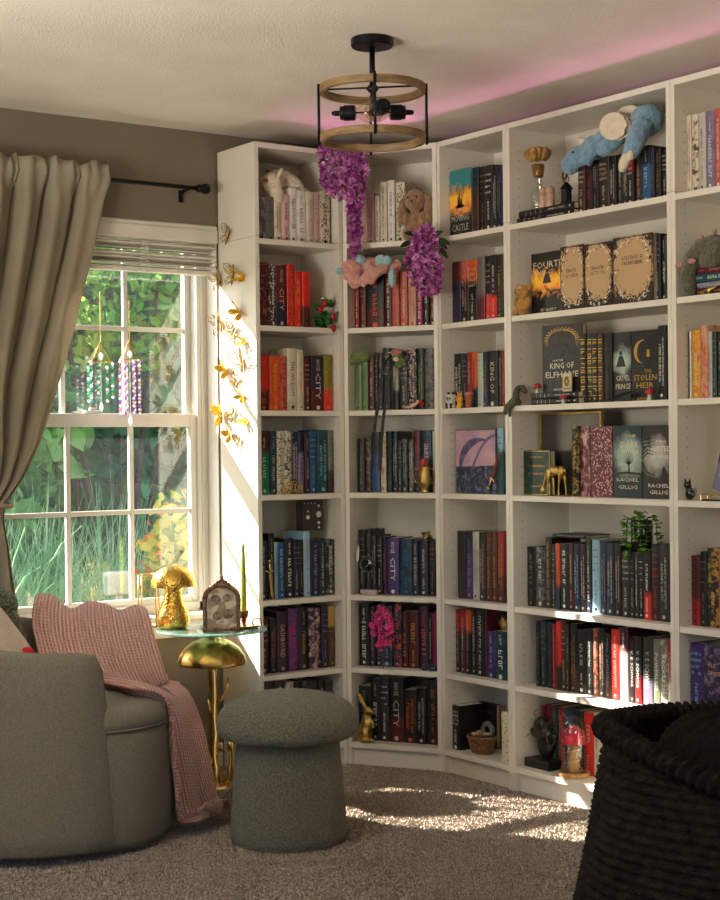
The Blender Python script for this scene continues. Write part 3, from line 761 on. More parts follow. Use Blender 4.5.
row(1, 7, c16, '160 232 605 bk gy; 234 300 600 dg wh; 302 352 602 pk dr m:wh; 354 402 600 bk lg; 404 452 590 dgn lg m:gy; 454 515 588 bk gy; 517 560 590 bk wh; 562 606 592 dg lg m:bk', .045)
c21 = (340, 130, 4.286); c23 = (340, 325, 6.545); c24 = (340, 415, 6.545); c25 = (340, 490, 6.545); c26 = (340, 590, 6.545); c27 = (340, 665, 6.545)
row(2, 1, c21, '85 116 270 pk gy; 117 146 270 pk dr; 148 168 280 wh bk; 170 200 222 cr bk; 202 233 215 wh bk; 235 275 222 cr bk d:dg', .05)
row(2, 2, c21, '50 79 612 rd wh; 81 109 615 dr go; 111 186 612 bk og s:dr; 188 219 612 dr wh; 221 253 603 co rd; 255 287 606 co cr; 289 323 605 pe rd; 325 351 620 mg wh; 352 379 622 bk wh; 380 406 628 dr cr', .06)
row(2, 3, c23, '88 138 212 lgn dg; 140 179 200 lgn dgn; 182 220 200 dr cr; 222 245 182 bk lg; 246 276 182 dg lg; 278 325 150 dgn go m:bk; 326 345 160 bk gy; 346 381 210 lg bk s:dg; 383 439 202 dg lg; 440 499 155 bk pk d:pk; 505 547 152 dgn lgn; 549 609 150 gy dg m:dg', .055)
row(2, 4, c24, '116 161 155 bk gy; 163 203 155 bn li m:gy; 205 260 112 bl nv t:bk; 262 298 115 cr og m:co; 300 336 106 bk te m:te; 337 373 106 bk lg m:te; 375 403 172 dgn mi; 404 440 158 dte lg m:gy; 445 479 162 gy wh m:dg; 481 526 102 dp co t:dr; 528 601 100 nv pk m:te; 602 628 105 mi gy', .06)
row(2, 5, c25, '120 160 262 bk lg; 161 200 262 bk go; 201 235 300 dg lg; 236 275 312 bk cr; 277 303 318 dp co; 305 384 316 pu wh |CITY|HOUSE; 387 470 322 dte bl m:bl; 471 513 326 nv lg; 515 576 330 nv cr; 578 620 340 bk co', .06)
row(2, 6, c26, '124 187 92 bk wh; 189 228 110 dp pk m:mr; 231 271 100 dg lg; 272 338 110 db lg m:li; 342 396 96 nv li m:og; 398 441 146 mr go; 443 511 146 dr go; 515 574 110 dp co m:bu; 577 600 152 bk wh; 601 642 152 mg bk', .06)
row(2, 7, c27, '118 196 142 bk gy; 198 259 97 bk lg; 261 317 87 dg wh; 319 411 92 bk lg s:dr |CITY|HOUSE; 414 496 167 bk og m:bn; 498 562 157 bk lg; 565 642 105 bk co m:dg', .06)
c31 = (435, 150, 9.0); c32 = (435, 235, 9.0); c33 = (435, 340, 9.0); c35 = (435, 510, 9.0); c36 = (435, 590, 4.737); c37 = c36
face_out(3, 1, c31, 78, 322, 152, .03, 'tl', 'am', 'b', [("HOWL'S", .5, .40, .62, .07), ('MOVING', .5, .27, .78, .09), ('CASTLE', .5, .13, .74, .10)], 'lg',
         'teal and orange front cover with castle title, top shelf, narrow bookcase', r=.045)
row(3, 1, c31, '324 378 150 bn te t:dte; 397 446 145 bk go; 447 511 132 bk wh m:dg; 512 547 130 bk wh; 548 597 130 nv gy', .045, skip=1)
row(3, 2, c32, '138 221 235 nv dr t:dr; 223 290 225 bk pe t:co; 292 371 220 bk lg t:og; 375 441 188 gy dr s:bu; 443 496 185 bk lg s:br; 497 546 175 bk wh s:br; 548 602 172 dg go m:bn', .05)
row(3, 3, c33, '160 237 120 bk wh; 239 279 122 bk lg; 282 326 110 rd pk; 328 371 110 og bk s:bk; 373 426 116 mi gy; 428 470 107 dte go s:pu; 472 561 95 bk cr |KING OF; 563 590 95 bn lg; 591 614 97 rd cr', .05)
row(3, 5, c35, '192 268 195 bk bn s:dg; 270 331 195 pu li t:nv; 333 389 200 lg dgn; 391 446 205 dg pk m:bk; 448 500 205 dr go; 501 549 200 bn go m:dr; 551 610 197 rd go s:dr', .05)
row(3, 6, c36, '92 116 96 bk lg t:rd; 118 141 96 dr lg t:rd; 142 166 95 bk lg t:og; 168 191 95 bk wh; 193 229 95 bk wh m:dg; 231 241 97 bu gy; 242 280 200 pu lb m:nv; 282 336 200 dte wh m:te', .05, depth=.13)
lying(3, 6, c36, 98, 238, .2345, .016, 'dg', 'lg', 'dark grey book lying flat on top of the row, sixth shelf, narrow bookcase', r=.05)
row(3, 7, c37, '68 116 552 bk wh', .03, depth=.12)
face_out(3, 7, c37, 120, 290, 545, .02, 'bk', 'dg', 'm', [(None, .5, .8, .7, .05)], 'gy', 'black patterned cover facing out behind the wicker basket, bottom shelf, narrow bookcase', r=.16)
c41 = (505, 90, 4.114); c42 = (505, 220, 4.114); c43 = (505, 310, 4.114); c44 = (505, 400, 4.114); c45 = (505, 500, 4.114); c46 = (505, 600, 4.114); c47 = (505, 680, 4.114)
row(4, 1, c41, '296 326 285 bn cr; 328 353 280 bk mg m:dr; 355 381 275 bk gy; 383 425 270 dg pe; 427 455 268 bk cr; 457 482 262 bk lg; 483 501 255 bk cr; 502 529 250 bk wh t:rd; 530 559 240 dg pe; 560 592 225 bl lb t:bk; 594 612 235 nv gy; 614 639 240 bk go; 640 662 240 bk cr', .05)
lying(4, 1, c41, 58, 288, 0, .021, 'bk', 'wh', 'lower black book of the lying pair on the top shelf, wide bookcase', r=.03)
lying(4, 1, c41, 66, 290, .0215, .023, 'bk', 'cr', 'upper black book of the lying pair on the top shelf, wide bookcase', r=.028)
face_out(4, 2, c42, 105, 240, 122, .03, 'bk', 'am', 'b', [('FOURTH', .55, .80, .92, .11), ('WING', .4, .68, .55, .07), (None, .55, .07, .5, .04)], 'cr', 'dark cover with orange sky and bold cream title beside the teddy bear', r=.06)
face_out(4, 2, c42, 225, 324, 98, .022, 'kr', 'bk', 'f', [(None, .5, .62, .45, .05), (None, .5, .54, .5, .05)], 'bn', 'leftmost kraft brown cover with black and white border, second shelf', r=.04)
face_out(4, 2, c42, 326, 439, 85, .026, 'kr', 'bk', 'f', [(None, .5, .62, .45, .05), (None, .5, .54, .5, .05)], 'bn', 'middle kraft brown cover with black and white border, second shelf', r=.035)
face_out(4, 2, c42, 440, 608, 50, .026, 'kr', 'dg', 'f', [(None, .5, .68, .5, .05), (None, .5, .6, .5, .05)], 'bn', 'largest, rightmost kraft brown cover with dark border, second shelf', r=.03)
row(4, 2, c42, '614 640 55 bk lg; 641 662 62 bk wh', .05, skip=4)
lying(4, 3, c43, 110, 300, 0, .021, 'bk', 'wh', 'lower black book of the lying pair on the third shelf, wide bookcase', r=.02)
lying(4, 3, c43, 106, 298, .0215, .02, 'dg', 'wh', 'upper dark book of the lying pair under the tall dark cover', r=.022)
face_out(4, 3, c43, 150, 318, 50, .02, 'dg', 'bk', 'm', [('HOW THE', .4, .47, .25, .03), ('KING OF', .5, .39, .58, .085), ('ELFHAME', .5, .26, .8, .085), (None, .5, .04, .4, .03)], 'cr', 'charcoal cover with pale crowned title, standing on the lying pair', r=.05, base=.042)
row(4, 3, c43, '307 331 97 bk go q:1; 332 356 97 dgn go q:1; 357 380 97 bk go q:1; 381 402 97 bn go q:1; 404 436 95 bk bn', .05, depth=.13)
face_out(4, 3, c43, 437, 516, 88, .02, 'dg', 'mi', 'g', [('THE', .55, .42, .3, .04), ('CRUEL', .6, .34, .7, .075), ('PRINCE', .6, .22, .75, .075)], 'cr', 'misty grey green cover with cream title left of the gold moon cover', r=.06)
face_out(4, 3, c43, 516, 634, 78, .022, 'bk', 'dg', 'm', [('THE', .6, .42, .25, .05), ('STOLEN', .5, .33, .8, .08), ('HEIR', .5, .22, .6, .075), (None, .5, .03, .55, .03)], 'go', 'black cover with gold crescent moon and gold title', r=.045)
row(4, 3, c43, '626 660 62 bk wh', .03, skip=5)
face_out(4, 4, c44, 68, 186, 207, .025, 'dgn', 'te', 'p', [(None, .5, .85, .5, .03), (None, .5, .65, .6, .04), (None, .5, .48, .6, .04), (None, .5, .2, .5, .03)], 'go', 'small dark green cover with gold frame, left of the gold deer', r=.05)
row(4, 4, c44, '272 298 108 bk go m:go', .045, depth=.045, skip=1)
face_out(4, 4, c44, 298, 349, 108, .02, 'bu', 'pk', 'm', [], 'cr', 'narrow visible burgundy floral cover right of the gold deer', r=.06)
face_out(4, 4, c44, 350, 440, 108, .03, 'bu', 'pk', 'd', [], 'cr', 'pink and burgundy blossom cover on the fourth shelf', r=.05)
face_out(4, 4, c44, 441, 562, 105, .03, 'dte', 'mi', 'g', [('ONE', .62, .86, .35, .035), ('DARK', .6, .74, .62, .08), ('WINDOW', .6, .64, .6, .05), ('RACHEL', .52, .25, .75, .05), ('GILLIG', .52, .15, .65, .05)], 'cr', 'dark teal misty cover with a bare tree, fourth shelf', r=.05)
face_out(4, 4, c44, 562, 676, 103, .03, 'dg', 'lg', 'g', [('TWO', .7, .78, .4, .04), ('TWISTED', .62, .68, .85, .07), ('CROWNS', .65, .57, .6, .05), ('RACHEL', .6, .18, .75, .05), ('GILLIG', .6, .09, .65, .05)], 'wh', 'pale grey cover with red edges and twisted branches, fourth shelf', r=.04)
row(4, 5, c45, '85 119 195 bk gy m:dg; 120 161 195 dg lg m:gy; 162 188 155 bk go m:bn; 189 203 185 dg lg; 204 221 180 og bk s:db; 222 255 180 bk wh; 256 277 182 mr pe; 278 303 182 nv lb; 304 329 182 bk pk m:mr; 330 351 165 dgn cr s:nv; 354 386 165 lb nv; 387 413 172 nv li; 414 446 178 dte lg; 447 473 180 bk pe m:dg; 477 510 215 dg lg; 512 528 215 bk lg; 529 545 216 dg wh; 546 565 218 bk wh; 566 596 218 bk wh s:br; 597 632 185 bk rd m:dr; 633 672 185 dg lg', .055, depth=.13)
row(4, 6, c46, '122 141 90 bk gy; 142 166 90 dte gy m:bk; 167 194 95 bk bu m:dg; 195 207 100 rd pk; 208 229 88 br bk s:dg; 230 250 90 bn cr m:dr; 251 261 100 dg lg; 262 289 100 bk go s:bn; 291 330 125 bk lg m:dg; 331 356 125 bk lg; 357 379 120 bn pe m:co; 380 405 118 bk pe m:dg; 407 431 140 bk li s:bn; 432 467 125 br pk; 468 504 115 pk wh t:mr; 505 531 155 bk lg |V. E. SCHWAB; 532 560 155 bk wh s:rd |V. E. SCHWAB; 561 603 158 dg lg s:li |V. E. SCHWAB; 604 634 165 gy wh m:lgn |POWERLESS; 635 665 168 gy wh m:lg |RECKLESS; 666 684 170 rd wh s:lg', .055, depth=.13)
row(4, 7, c47, '150 161 105 rd pk; 162 190 108 bu mg m:mg; 192 215 112 dgn lgn m:te; 217 244 116 bu co m:co; 245 263 120 te lb; 265 286 124 nv li m:pu; 288 316 130 dgn bk; 318 358 138 br cr; 360 388 138 cr bk; 390 406 140 wh bl; 408 430 132 lg bk; 432 455 135 wh dg; 457 480 138 cr rd', .10, depth=.13)
lying(4, 6, c46, 505, 658, .2245, .014, 'br', 'wh', 'bright red book lying flat on the right of the sixth shelf row', r=.075, depth=.12)
lying(4, 5, c45, 190, 325, .2265, .012, 'bk', 'gy', 'black notebook lying flat on the left of the fifth shelf row', r=.075, depth=.12)
c51 = (660, 60, 3.46); c53 = (660, 300, 4.5); c55 = (660, 500, 4.083)
row(5, 1, c51, '85 105 190 cr bk; 106 130 185 cr bn m:bn; 132 157 180 lg dg; 158 187 172 li wh; 188 214 165 co wh; 216 240 160 pe rd', .05)
lying(5, 2, c51, 100, 260, 0, .022, 'dr', 'pe', 'dark red book at the bottom of the stack, rightmost bookcase', r=.03)
lying(5, 2, c51, 108, 262, .0225, .018, 'li', 'wh', 'lilac grey book second from the bottom of the stack, rightmost bookcase', r=.034)
lying(5, 2, c51, 112, 262, .041, .026, 'te', 'wh', 'teal book third from the bottom of the stack, rightmost bookcase', r=.03)
lying(5, 2, c51, 120, 262, .0675, .02, 'bu', 'pe', 'burgundy book on top of the stack, rightmost bookcase', r=.034)
row(5, 3, c53, '92 125 142 bk gy m:dg; 127 137 142 wh go; 138 176 135 ye cr m:og; 178 213 112 pe co m:og; 215 232 142 lg bk; 233 251 142 dgn lg; 252 290 140 bk wh', .05)
row(5, 5, c55, '122 158 230 dr bk s:rd; 160 187 212 bk gy; 189 236 200 bk go m:go; 237 262 200 og dr', .05)
face_out(5, 6, c55, 175, 262, 592, .03, 'dp', 'li', 'm', [(None, .5, .7, .6, .05), (None, .5, .6, .6, .05)], 'pe', 'dark purple cover facing out above the basket, rightmost bookcase', r=.04)
row(5, 6, c55, '120 174 590 pu lb', .04)
b = face_out(5, 4, c53, 215, 330, 560, .02, 'bk', 'li', 's', [('MO', .5, .25, .6, .12)], 'lg', 'tilted dark cover behind a small tray, fourth shelf, rightmost bookcase', r=.06)
b.matrix_world = b.matrix_world @ Matrix.Rotation(-.30, 4, 'X') @ Matrix.Translation((0, .0, .04))

def cover_print(b, kind, ic, th):
    cv = [c for c in b.children if c.name.startswith('cover')][0]
    L_ = max(v.co.y for v in cv.data.vertices); h_ = max(v.co.z for v in cv.data.vertices); x_ = th+.0009; mb = MB()
    def strip(pts, w0, w1):
        n = len(pts); vs = []
        for i, (yy, zz) in enumerate(pts):
            a = pts[max(0, i-1)]; c = pts[min(n-1, i+1)]; dd = Vector(((c[0]-a[0])*L_, (c[1]-a[1])*h_)).normalized(); ww = w0+(w1-w0)*i/(n-1)
            for s in (-1, 1): vs.append((x_, yy*L_-s*dd[1]*ww, zz*h_+s*dd[0]*ww))
        mb.add(vs, [(2*k, 2*k+1, 2*k+3, 2*k+2) for k in range(n-1)])
    if kind == 'tree':
        strip([(.56, .34), (.57, .42), (.55, .5)], .004, .002)
        for k in range(9):
            a = .35+k*.3; strip([(.555, .46), (.555+.16*math.cos(a), .47+.10*math.sin(a)), (.555+.24*math.cos(a+.2), .48+.17*math.sin(a+.2))], .0016, .0006)
        strip([(.1, .33), (.5, .35), (.98, .33)], .004, .004)
    if kind == 'branch':
        for k in range(7):
            strip([(.02, .55+.05*k), (.2, .62+.03*k+.02*(k % 3)), (.42, .60+.045*k)], .0028, .0008); strip([(.2, .62+.03*k+.02*(k % 3)), (.3, .70+.03*k), (.33, .78+.02*k)], .0012, .0005)
        strip([(.02, .5), (.2, .36), (.5, .32)], .004, .0015); strip([(.82, .22), (.80, .40), (.80, .44)], .014, .003)
    if kind == 'crescent':
        n = 16; vs = []
        for k in range(n+1):
            a = 1.2+k/n*3.6; r1 = .30; vs.append((x_, (.42+r1*math.cos(a))*L_, .70*h_+r1*L_*math.sin(a))); t_ = math.sin(PI*k/n); vs.append((x_, (.42+.03*t_+(r1-.08*t_)*math.cos(a))*L_, .70*h_+(r1-.08*t_)*L_*math.sin(a)))
        mb.add(vs, [(2*k, 2*k+1, 2*k+3, 2*k+2) for k in range(n)])
        strip([(.62, .62), (.62, .72)], .007, .006)
    if kind == 'figure':
        strip([(.5, .50), (.5, .60), (.5, .66)], .022, .008); strip([(.5, .665), (.5, .70), (.5, .725)], .006, .007)
    if kind == 'thorns':
        for s in (-1, 1):
            for k in range(8):
                a = 1.5+s*k*.22; strip([(.5+.42*math.cos(a), .76+.2*math.sin(a)), (.5+.34*math.cos(a+.3), .76+.15*math.sin(a+.3)), (.5+.44*math.cos(a+.5*s), .76+.20*math.sin(a+.5*s))], .0012, .0006)
    if kind == 'castle':
        strip([(.48, .42), (.47, .6), (.47, .72)], .008, .001); strip([(.42, .42), (.41, .5), (.40, .6)], .006, .001); strip([(.56, .42), (.57, .52), (.58, .58)], .006, .001)
        strip([(.3, .44), (.5, .46), (.7, .44)], .006, .004)
    if kind == 'frame':
        for (y0, z0, y1, z1) in ((.03, .02, .97, .02), (.03, .98, .97, .98), (.03, .02, .03, .98), (.97, .02, .97, .98)): strip([(y0, z0), ((y0+y1)/2, (z0+z1)/2), (y1, z1)], .0012, .0012)
    if kind == 'ornament':
        rn_ = random.Random(int(L_*1e4))
        for k in range(22):
            a = k/22*2*PI+rn_.uniform(-.1, .1); cy_, cz_ = .5+.40*math.copysign(abs(math.cos(a))**.6, math.cos(a)), .5+.43*math.copysign(abs(math.sin(a))**.6, math.sin(a)); q_ = rn_.uniform(0, 6)
            strip([(cy_, cz_), (cy_+.06*math.cos(q_), cz_+.04*math.sin(q_)), (cy_+.09*math.cos(q_+.8), cz_+.06*math.sin(q_+.8))], .0026, .0006)
    mb.build('cover_ornament', ink(ic), cv)
BO = [o for o in bpy.data.objects if o.name.split('.')[0] == 'book']
def find_book(txt): return [o for o in BO if txt in o.get('label', '')][0]
cover_print(find_book('dark teal misty cover'), 'tree', 'bk', .03)
cover_print(find_book('pale grey cover with red'), 'branch', 'bk', .03)
cover_print(find_book('gold crescent moon'), 'crescent', 'go', .022)
cover_print(find_book('misty grey green cover'), 'figure', 'bk', .02)
cover_print(find_book('charcoal cover with'), 'thorns', 'go', .02)
cover_print(find_book('castle title'), 'castle', 'bn', .03)
cover_print(find_book('dark cover with orange sky'), 'figure', 'bk', .03)
for q_, th_ in (('leftmost kraft', .022), ('middle kraft', .026), ('largest, rightmost kraft', .026)):
    cover_print(find_book(q_), 'ornament', 'wh', th_); cover_print(find_book(q_), 'frame', 'bn', th_)
cover_print(find_book('small dark green cover'), 'frame', 'go', .025)
# ---------------------------------------------------------------- armchair
boucle = mat('olive_grey_boucle', '#8c8573', .95, c2='#7c7564', scale=170, bump=.55, bscale=330, sheen=.15, spec=.15)
def cam_yaw(extra=0.0): return -TH+extra                # object's +x points to the right of the photo
cc = PD(30, 760, 4.98); cc.z = 0
ch = thing('barrel_armchair', 'olive grey boucle barrel armchair at the left edge by the window', 'armchair', tuple(cc), cam_yaw(-.08))
rows = []
A0 = math.radians(36)
NA = 56
for i in range(NA+1):
    t = i/NA; an = A0+(2*PI-2*A0)*t
    endk = min(t, 1-t)*NA
    k = min(1.0, math.sqrt(max(0, 1-(1-min(endk, 4)/4)**2)))
    back = .5-.5*math.cos((an-A0)/(2*PI-2*A0)*2*PI)
    Hh = .628+.10*back**1.5
    rm = .372; th = .052*max(k, .12)
    ring = []
    prof = [(-th, .03), (-th, .05), (-th, Hh-.05), (-th*.8, Hh-.018), (-th*.35, Hh-.002), (th*.35, Hh), (th*.8, Hh-.016), (th, Hh-.05), (th, .35), (th, .05), (th, .03)]
    for (dr, z) in prof:
        zz = z if z < .1 else .03+(z-.03)*(1-.02*(1-k))
        rr = rm+dr+.012*(1-zz/.7)
        tp2 = max(0, (zz-(Hh-.13))/.13); ee = max(0, 1-endk/7)
        sg = 1 if t < .5 else -1
        a2 = an+sg*ee*(.10*zz/.63+.10*tp2*tp2)
        ring.append((rr*math.cos(a2)*1.08, rr*math.sin(a2)*.98, zz))
    rows.append(ring)
m_ = MB(); m_.grid(rows, closed=True); nr = len(rows[0])
m_.f.append(tuple(range(nr))); m_.fm.append(0); m_.f.append(tuple((NA*nr+j) for j in range(nr))[::-1]); m_.fm.append(0)
sh = m_.build('back_shell', boucle, ch, smooth=True)
q = sh.modifiers.new('sub', 'SUBSURF'); q.levels = 1; q.render_levels = 1
def dshape(ex, a=.37, b=.315, cx=.085, n=40, p=2.6):
    out = []
    for j in range(n):
        t = 2*PI*j/n; c0, s0 = math.cos(t), math.sin(t)
        out.append((cx+(a+ex)*math.copysign(abs(c0)**(2/p), c0), (b+ex)*math.copysign(abs(s0)**(2/p), s0)))
    return out
def loft(name, levels, M, parent, cap_top=True):
    mb = MB(); mb.grid([[(x, y, z) for x, y in dshape(e)] for e, z in levels], closed=True)
    n = 40; k = len(levels); mb.f.append(tuple((k-1)*n+j for j in range(n))); mb.f.append(tuple(range(n))[::-1]); mb.fm += [0, 0]
    return mb.build(name, M, parent, smooth=True)
loft('seat_base', [(-.05, .015), (-.015, .02), (-.004, .05), (0, .12), (.002, .3), (-.002, .375), (-.006, .383)], boucle, ch)
loft('seat_cushion', [(-.008, .384), (.003, .386), (.008, .40), (.004, .425), (-.012, .445), (-.05, .458), (-.15, .466)], boucle, ch)
MB().tube([(x, y, .3845) for x, y in dshape(.004)], .0035, 6, closed=True).build('piping', boucle, ch, smooth=True)

# pillow, plush and red thing on the chair
pl = MB(); R_ = []
for i in range(17):
    rr = []
    for j in range(17):
        a, b = i/8-1, j/8-1
        k = (1-a**4)*(1-b**4); rr.append((a*.2*(1-.08*b*b), b*.2*(1-.08*a*a), .062*k**.5))
    R_.append(rr)
pl.grid(R_); pl.grid([[(x, y, -z) for x, y, z in r][::-1] for r in R_])
pp = PD(-8, 655, 4.93)
pil = pl.build('throw_pillow', mat('cream_pillow_cloth', '#d9c7b4', .9, bump=.3, bscale=200), None, smooth=True)
pil.matrix_world = Matrix.Translation((pp.x, pp.y, .615)) @ Matrix.Rotation(cam_yaw()+.1, 4, 'Z') @ Matrix.Rotation(.95, 4, 'Y') @ Matrix.Rotation(.15, 4, 'X')
tag(pil, 'cream throw pillow leaning in the armchair at the left photo edge', 'pillow')
dp = PD(8, 612, 5.12)
seq = mat('green_sequin_plush', '#6d7257', .55, c2='#33382a', scale=120, detail=2, bump=.8, bscale=180, lo=.45, hi=.55)
dn = thing('plush_dinosaur', 'mottled dark green plush creature drooping over the armchair pillow', 'plush toy', (dp.x, dp.y, dp.z), cam_yaw())
dn['category'] = 'plush toy'
blob('body', [((-.045, .02, .03), (.06, .05, .055)), ((0.0, 0, .02), (.034, .035, .045)), ((.015, -.01, -.04), (.03, .03, .05)), ((.032, -.02, -.085), (.032, .03, .038)), ((.01, -.015, -.06), (.028, .03, .05))], seq, dn, .005, .004, .01)
MB().ball((.045, -.048, -.075), .006, 8).build('eye', mat('shiny_black', '#0c0c0c', .1), dn, smooth=True)
rp = PD(27, 649, 4.97)
rd_ = thing('red_plush_ball', 'small bright red plush peeking above the armchair arm', 'plush toy', (rp.x, rp.y, rp.z-.01), cam_yaw())
blob('body', [((0, 0, 0), (.024, .02, .016)), ((-.02, 0, -.01), (.02, .02, .02))], mat('red_fleece', '#c11a22', .9), rd_, .003, .002, .006)

# ---------------------------------------------------------------- knit blanket
def knit_mat():
    M = bpy.data.materials.new('pink_rib_knit'); M.use_nodes = True; t = M.node_tree; b = t.nodes['Principled BSDF']
    b.inputs['Roughness'].default_value = .95; b.inputs['Sheen Weight'].default_value = .3; b.inputs['Specular IOR Level'].default_value = .1
    uv = t.nodes.new('ShaderNodeUVMap'); uv.uv_map = 'uv'
    wv = t.nodes.new('ShaderNodeTexWave'); wv.bands_direction = 'X'; wv.inputs['Scale'].default_value = 3.4; wv.inputs['Distortion'].default_value = .8; wv.inputs['Detail'].default_value = 1
    t.links.new(uv.outputs[0], wv.inputs[0])
    w2 = t.nodes.new('ShaderNodeTexWave'); w2.bands_direction = 'Y'; w2.inputs['Scale'].default_value = 7.5; w2.inputs['Distortion'].default_value = 1
    t.links.new(uv.outputs[0], w2.inputs[0])
    mu = t.nodes.new('ShaderNodeMath'); mu.operation = 'MULTIPLY_ADD'; mu.inputs[1].default_value = .45; t.links.new(w2.outputs[1], mu.inputs[0]); t.links.new(wv.outputs[1], mu.inputs[2])
    r = t.nodes.new('ShaderNodeValToRGB'); r.color_ramp.elements[0].color = lin('#a8695c'); r.color_ramp.elements[1].color = lin('#e6b6a8'); r.color_ramp.elements[1].position = .7
    t.links.new(mu.outputs[0], r.inputs[0]); t.links.new(r.outputs[0], b.inputs['Base Color'])
    bp = t.nodes.new('ShaderNodeBump'); bp.inputs['Strength'].default_value = .9; bp.inputs['Distance'].default_value = .006
    t.links.new(mu.outputs[0], bp.inputs['Height']); t.links.new(bp.outputs[0], b.inputs['Normal'])
    return M
ctrl = [  # left edge and right edge of the cloth: photo x, y, distance
    ((58, 690, 5.52), (130, 690, 5.52)), ((44, 640, 5.47), (146, 648, 5.47)), ((38, 610, 5.39), (143, 617, 5.40)), ((34, 612, 5.29), (150, 624, 5.28)),
    ((36, 645, 5.20), (160, 655, 5.20)), ((55, 686, 5.10), (168, 680, 5.18)), ((100, 692, 4.95), (172, 690, 5.22)),
    ((128, 698, 4.82), (181, 700, 5.16)), ((158, 706, 4.84), (189, 722, 5.18)), ((164, 740, 4.86), (198, 755, 5.14)), ((170, 785, 4.88), (206, 785, 5.12)),
    ((176, 822, 4.90), (214, 804, 5.12)), ((192, 825, 4.92), (226, 806, 5.12)), ((208, 818, 4.98), (233, 808, 5.12))]
def cat(P, t):
    n = len(P)-1; x = t*n; i = min(int(x), n-1); f = x-i
    p0 = P[max(i-1, 0)]; p1 = P[i]; p2 = P[i+1]; p3 = P[min(i+2, n)]
    return .5*((2*p1)+(-p0+p2)*f+(2*p0-5*p1+4*p2-p3)*f*f+(-p0+3*p1-3*p2+p3)*f**3)
Lp = [PD(*a) for a, b in ctrl]; Rp = [PD(*b) for a, b in ctrl]
NS, NW = 150, 70
rows = []
for i in range(NS):
    t = i/(NS-1); a = cat(Lp, t); b = cat(Rp, t)
    a2 = cat(Lp, min(1, t+.01)); b2 = cat(Rp, min(1, t+.01)); a1 = cat(Lp, max(0, t-.01)); b1 = cat(Rp, max(0, t-.01))
    row_ = []
    for j in range(NW):
        s = j/(NW-1); p = a.lerp(b, s)
        tang = (a2.lerp(b2, s)-a1.lerp(b1, s)); nn = tang.cross(b-a)
        nn = nn.normalized() if nn.length > 1e-9 else Vector((0, 0, 1))
        if nn.z < -.2 or (abs(nn.z) <= .2 and nn.dot(FWD) > 0): nn = -nn
        kf = min(1, max(.75, (t-.1)/.3)); fold = (math.sin(s*PI*4.2+.9*math.sin(t*7)+t*4)*.016+math.sin(s*PI*9+t*8)*.004)*kf
        if t > .55: fold *= 1.15
        if t < .5: fold += (.03*math.exp(-((s-.13)/.11)**2)-.012*math.exp(-((s-.36)/.10)**2)+.014*math.exp(-((s-.62)/.12)**2))*math.sin(min(1, t/.42)*PI)
        p = p+nn*(fold+.022)
        if p.z < .012: p.z = .012+.012*abs(math.sin(s*9+t*30))
        row_.append(p)
    rows.append(row_)
m_ = MB(); m_.grid(rows)
bk = m_.build('knit_blanket', knit_mat(), None, smooth=True)
uvl = bk.data.uv_layers.new(name='uv')
lv = np.zeros(len(bk.data.loops), dtype=np.int32); bk.data.loops.foreach_get('vertex_index', lv)
uvs = np.stack([(lv % NW)/(NW-1)*3.0, (lv//NW)/(NS-1)*6.5], 1).astype(np.float32)
# ribs run along the cloth's length
uvl.data.foreach_set('uv', uvs.ravel())
sd = bk.modifiers.new('thick', 'SOLIDIFY'); sd.thickness = .007; sd.offset = 1
tag(bk, 'dusty pink ribbed knit blanket draped over the armchair down to the carpet', 'blanket')

# ---------------------------------------------------------------- mushroom stool
so = on_floor(289, 840)
st = thing('mushroom_stool', 'round olive grey boucle mushroom shaped stool in front of the bookcases', 'stool', tuple(so), 0.3); st.scale = (1, 1, .975)
bo2 = mat('sage_boucle', '#84806c', .97, c2='#6c6958', scale=160, detail=2, bump=1.0, bscale=190, sheen=.2, spec=.1, lo=.4, hi=.6)
MB().lathe([(.172, 0), (.180, .004), (.183, .03), (.178, .12), (.170, .22), (.163, .30), (.16, .345)], 64).build('base', bo2, st, smooth=True)
ca = MB().lathe([(.15, .330), (.190, .333), (.211, .342), (.221, .357), (.2235, .376), (.220, .398), (.207, .425), (.185, .445), (.15, .462), (.10, .473), (.05, .478), (0, .479)], 72).build('cap', bo2, st, smooth=True)
tx = bpy.data.textures.new('boucle_loops', 'VORONOI'); tx.noise_scale = .011
for o in (ca,):
    s2 = o.modifiers.new('sub', 'SUBSURF'); s2.levels = 2; s2.render_levels = 3
    d = o.modifiers.new('loops', 'DISPLACE'); d.texture = tx; d.strength = .005; d.mid_level = .5
MB().tube([(.1615*math.cos(t*PI/24), .1615*math.sin(t*PI/24), .329) for t in range(48)], .003, 6, closed=True).build('seam', bo2, st, smooth=True)

# ---------------------------------------------------------------- side table and what stands on it
gold = mat('polished_gold', '#e3c684', .27, 1.0, c2='#d8b76c', scale=12, bump=.08, bscale=60)
goldr = mat('textured_gold', '#d6b56c', .32, 1.0, c2='#a98748', scale=40, bump=.4, bscale=120)
tp_ = Vector((-.222, -.315, 0)); 
ta = thing('side_table', 'gold mushroom side table with a round glass top below the window', 'side table', tuple(tp_), 0)
zt = .578
m_ = MB().lathe([(0, 0), (.083, 0), (.085, .004), (.084, .01), (.06, .014), (.03, .02), (0, .022)], 40); m_.build('foot', gold, ta, smooth=True)
m_ = MB(); cols = []
pts = [(0.002*math.sin(k*1.3), .002*math.cos(k*1.7), .015+k*(.435/14)) for k in range(15)]
m_.tube(pts, [.028, .024, .021, .019, .022, .018, .018, .017, .019, .017, .017, .018, .017, .018, .020], 12); m_.build('trunk', gold, ta, smooth=True)
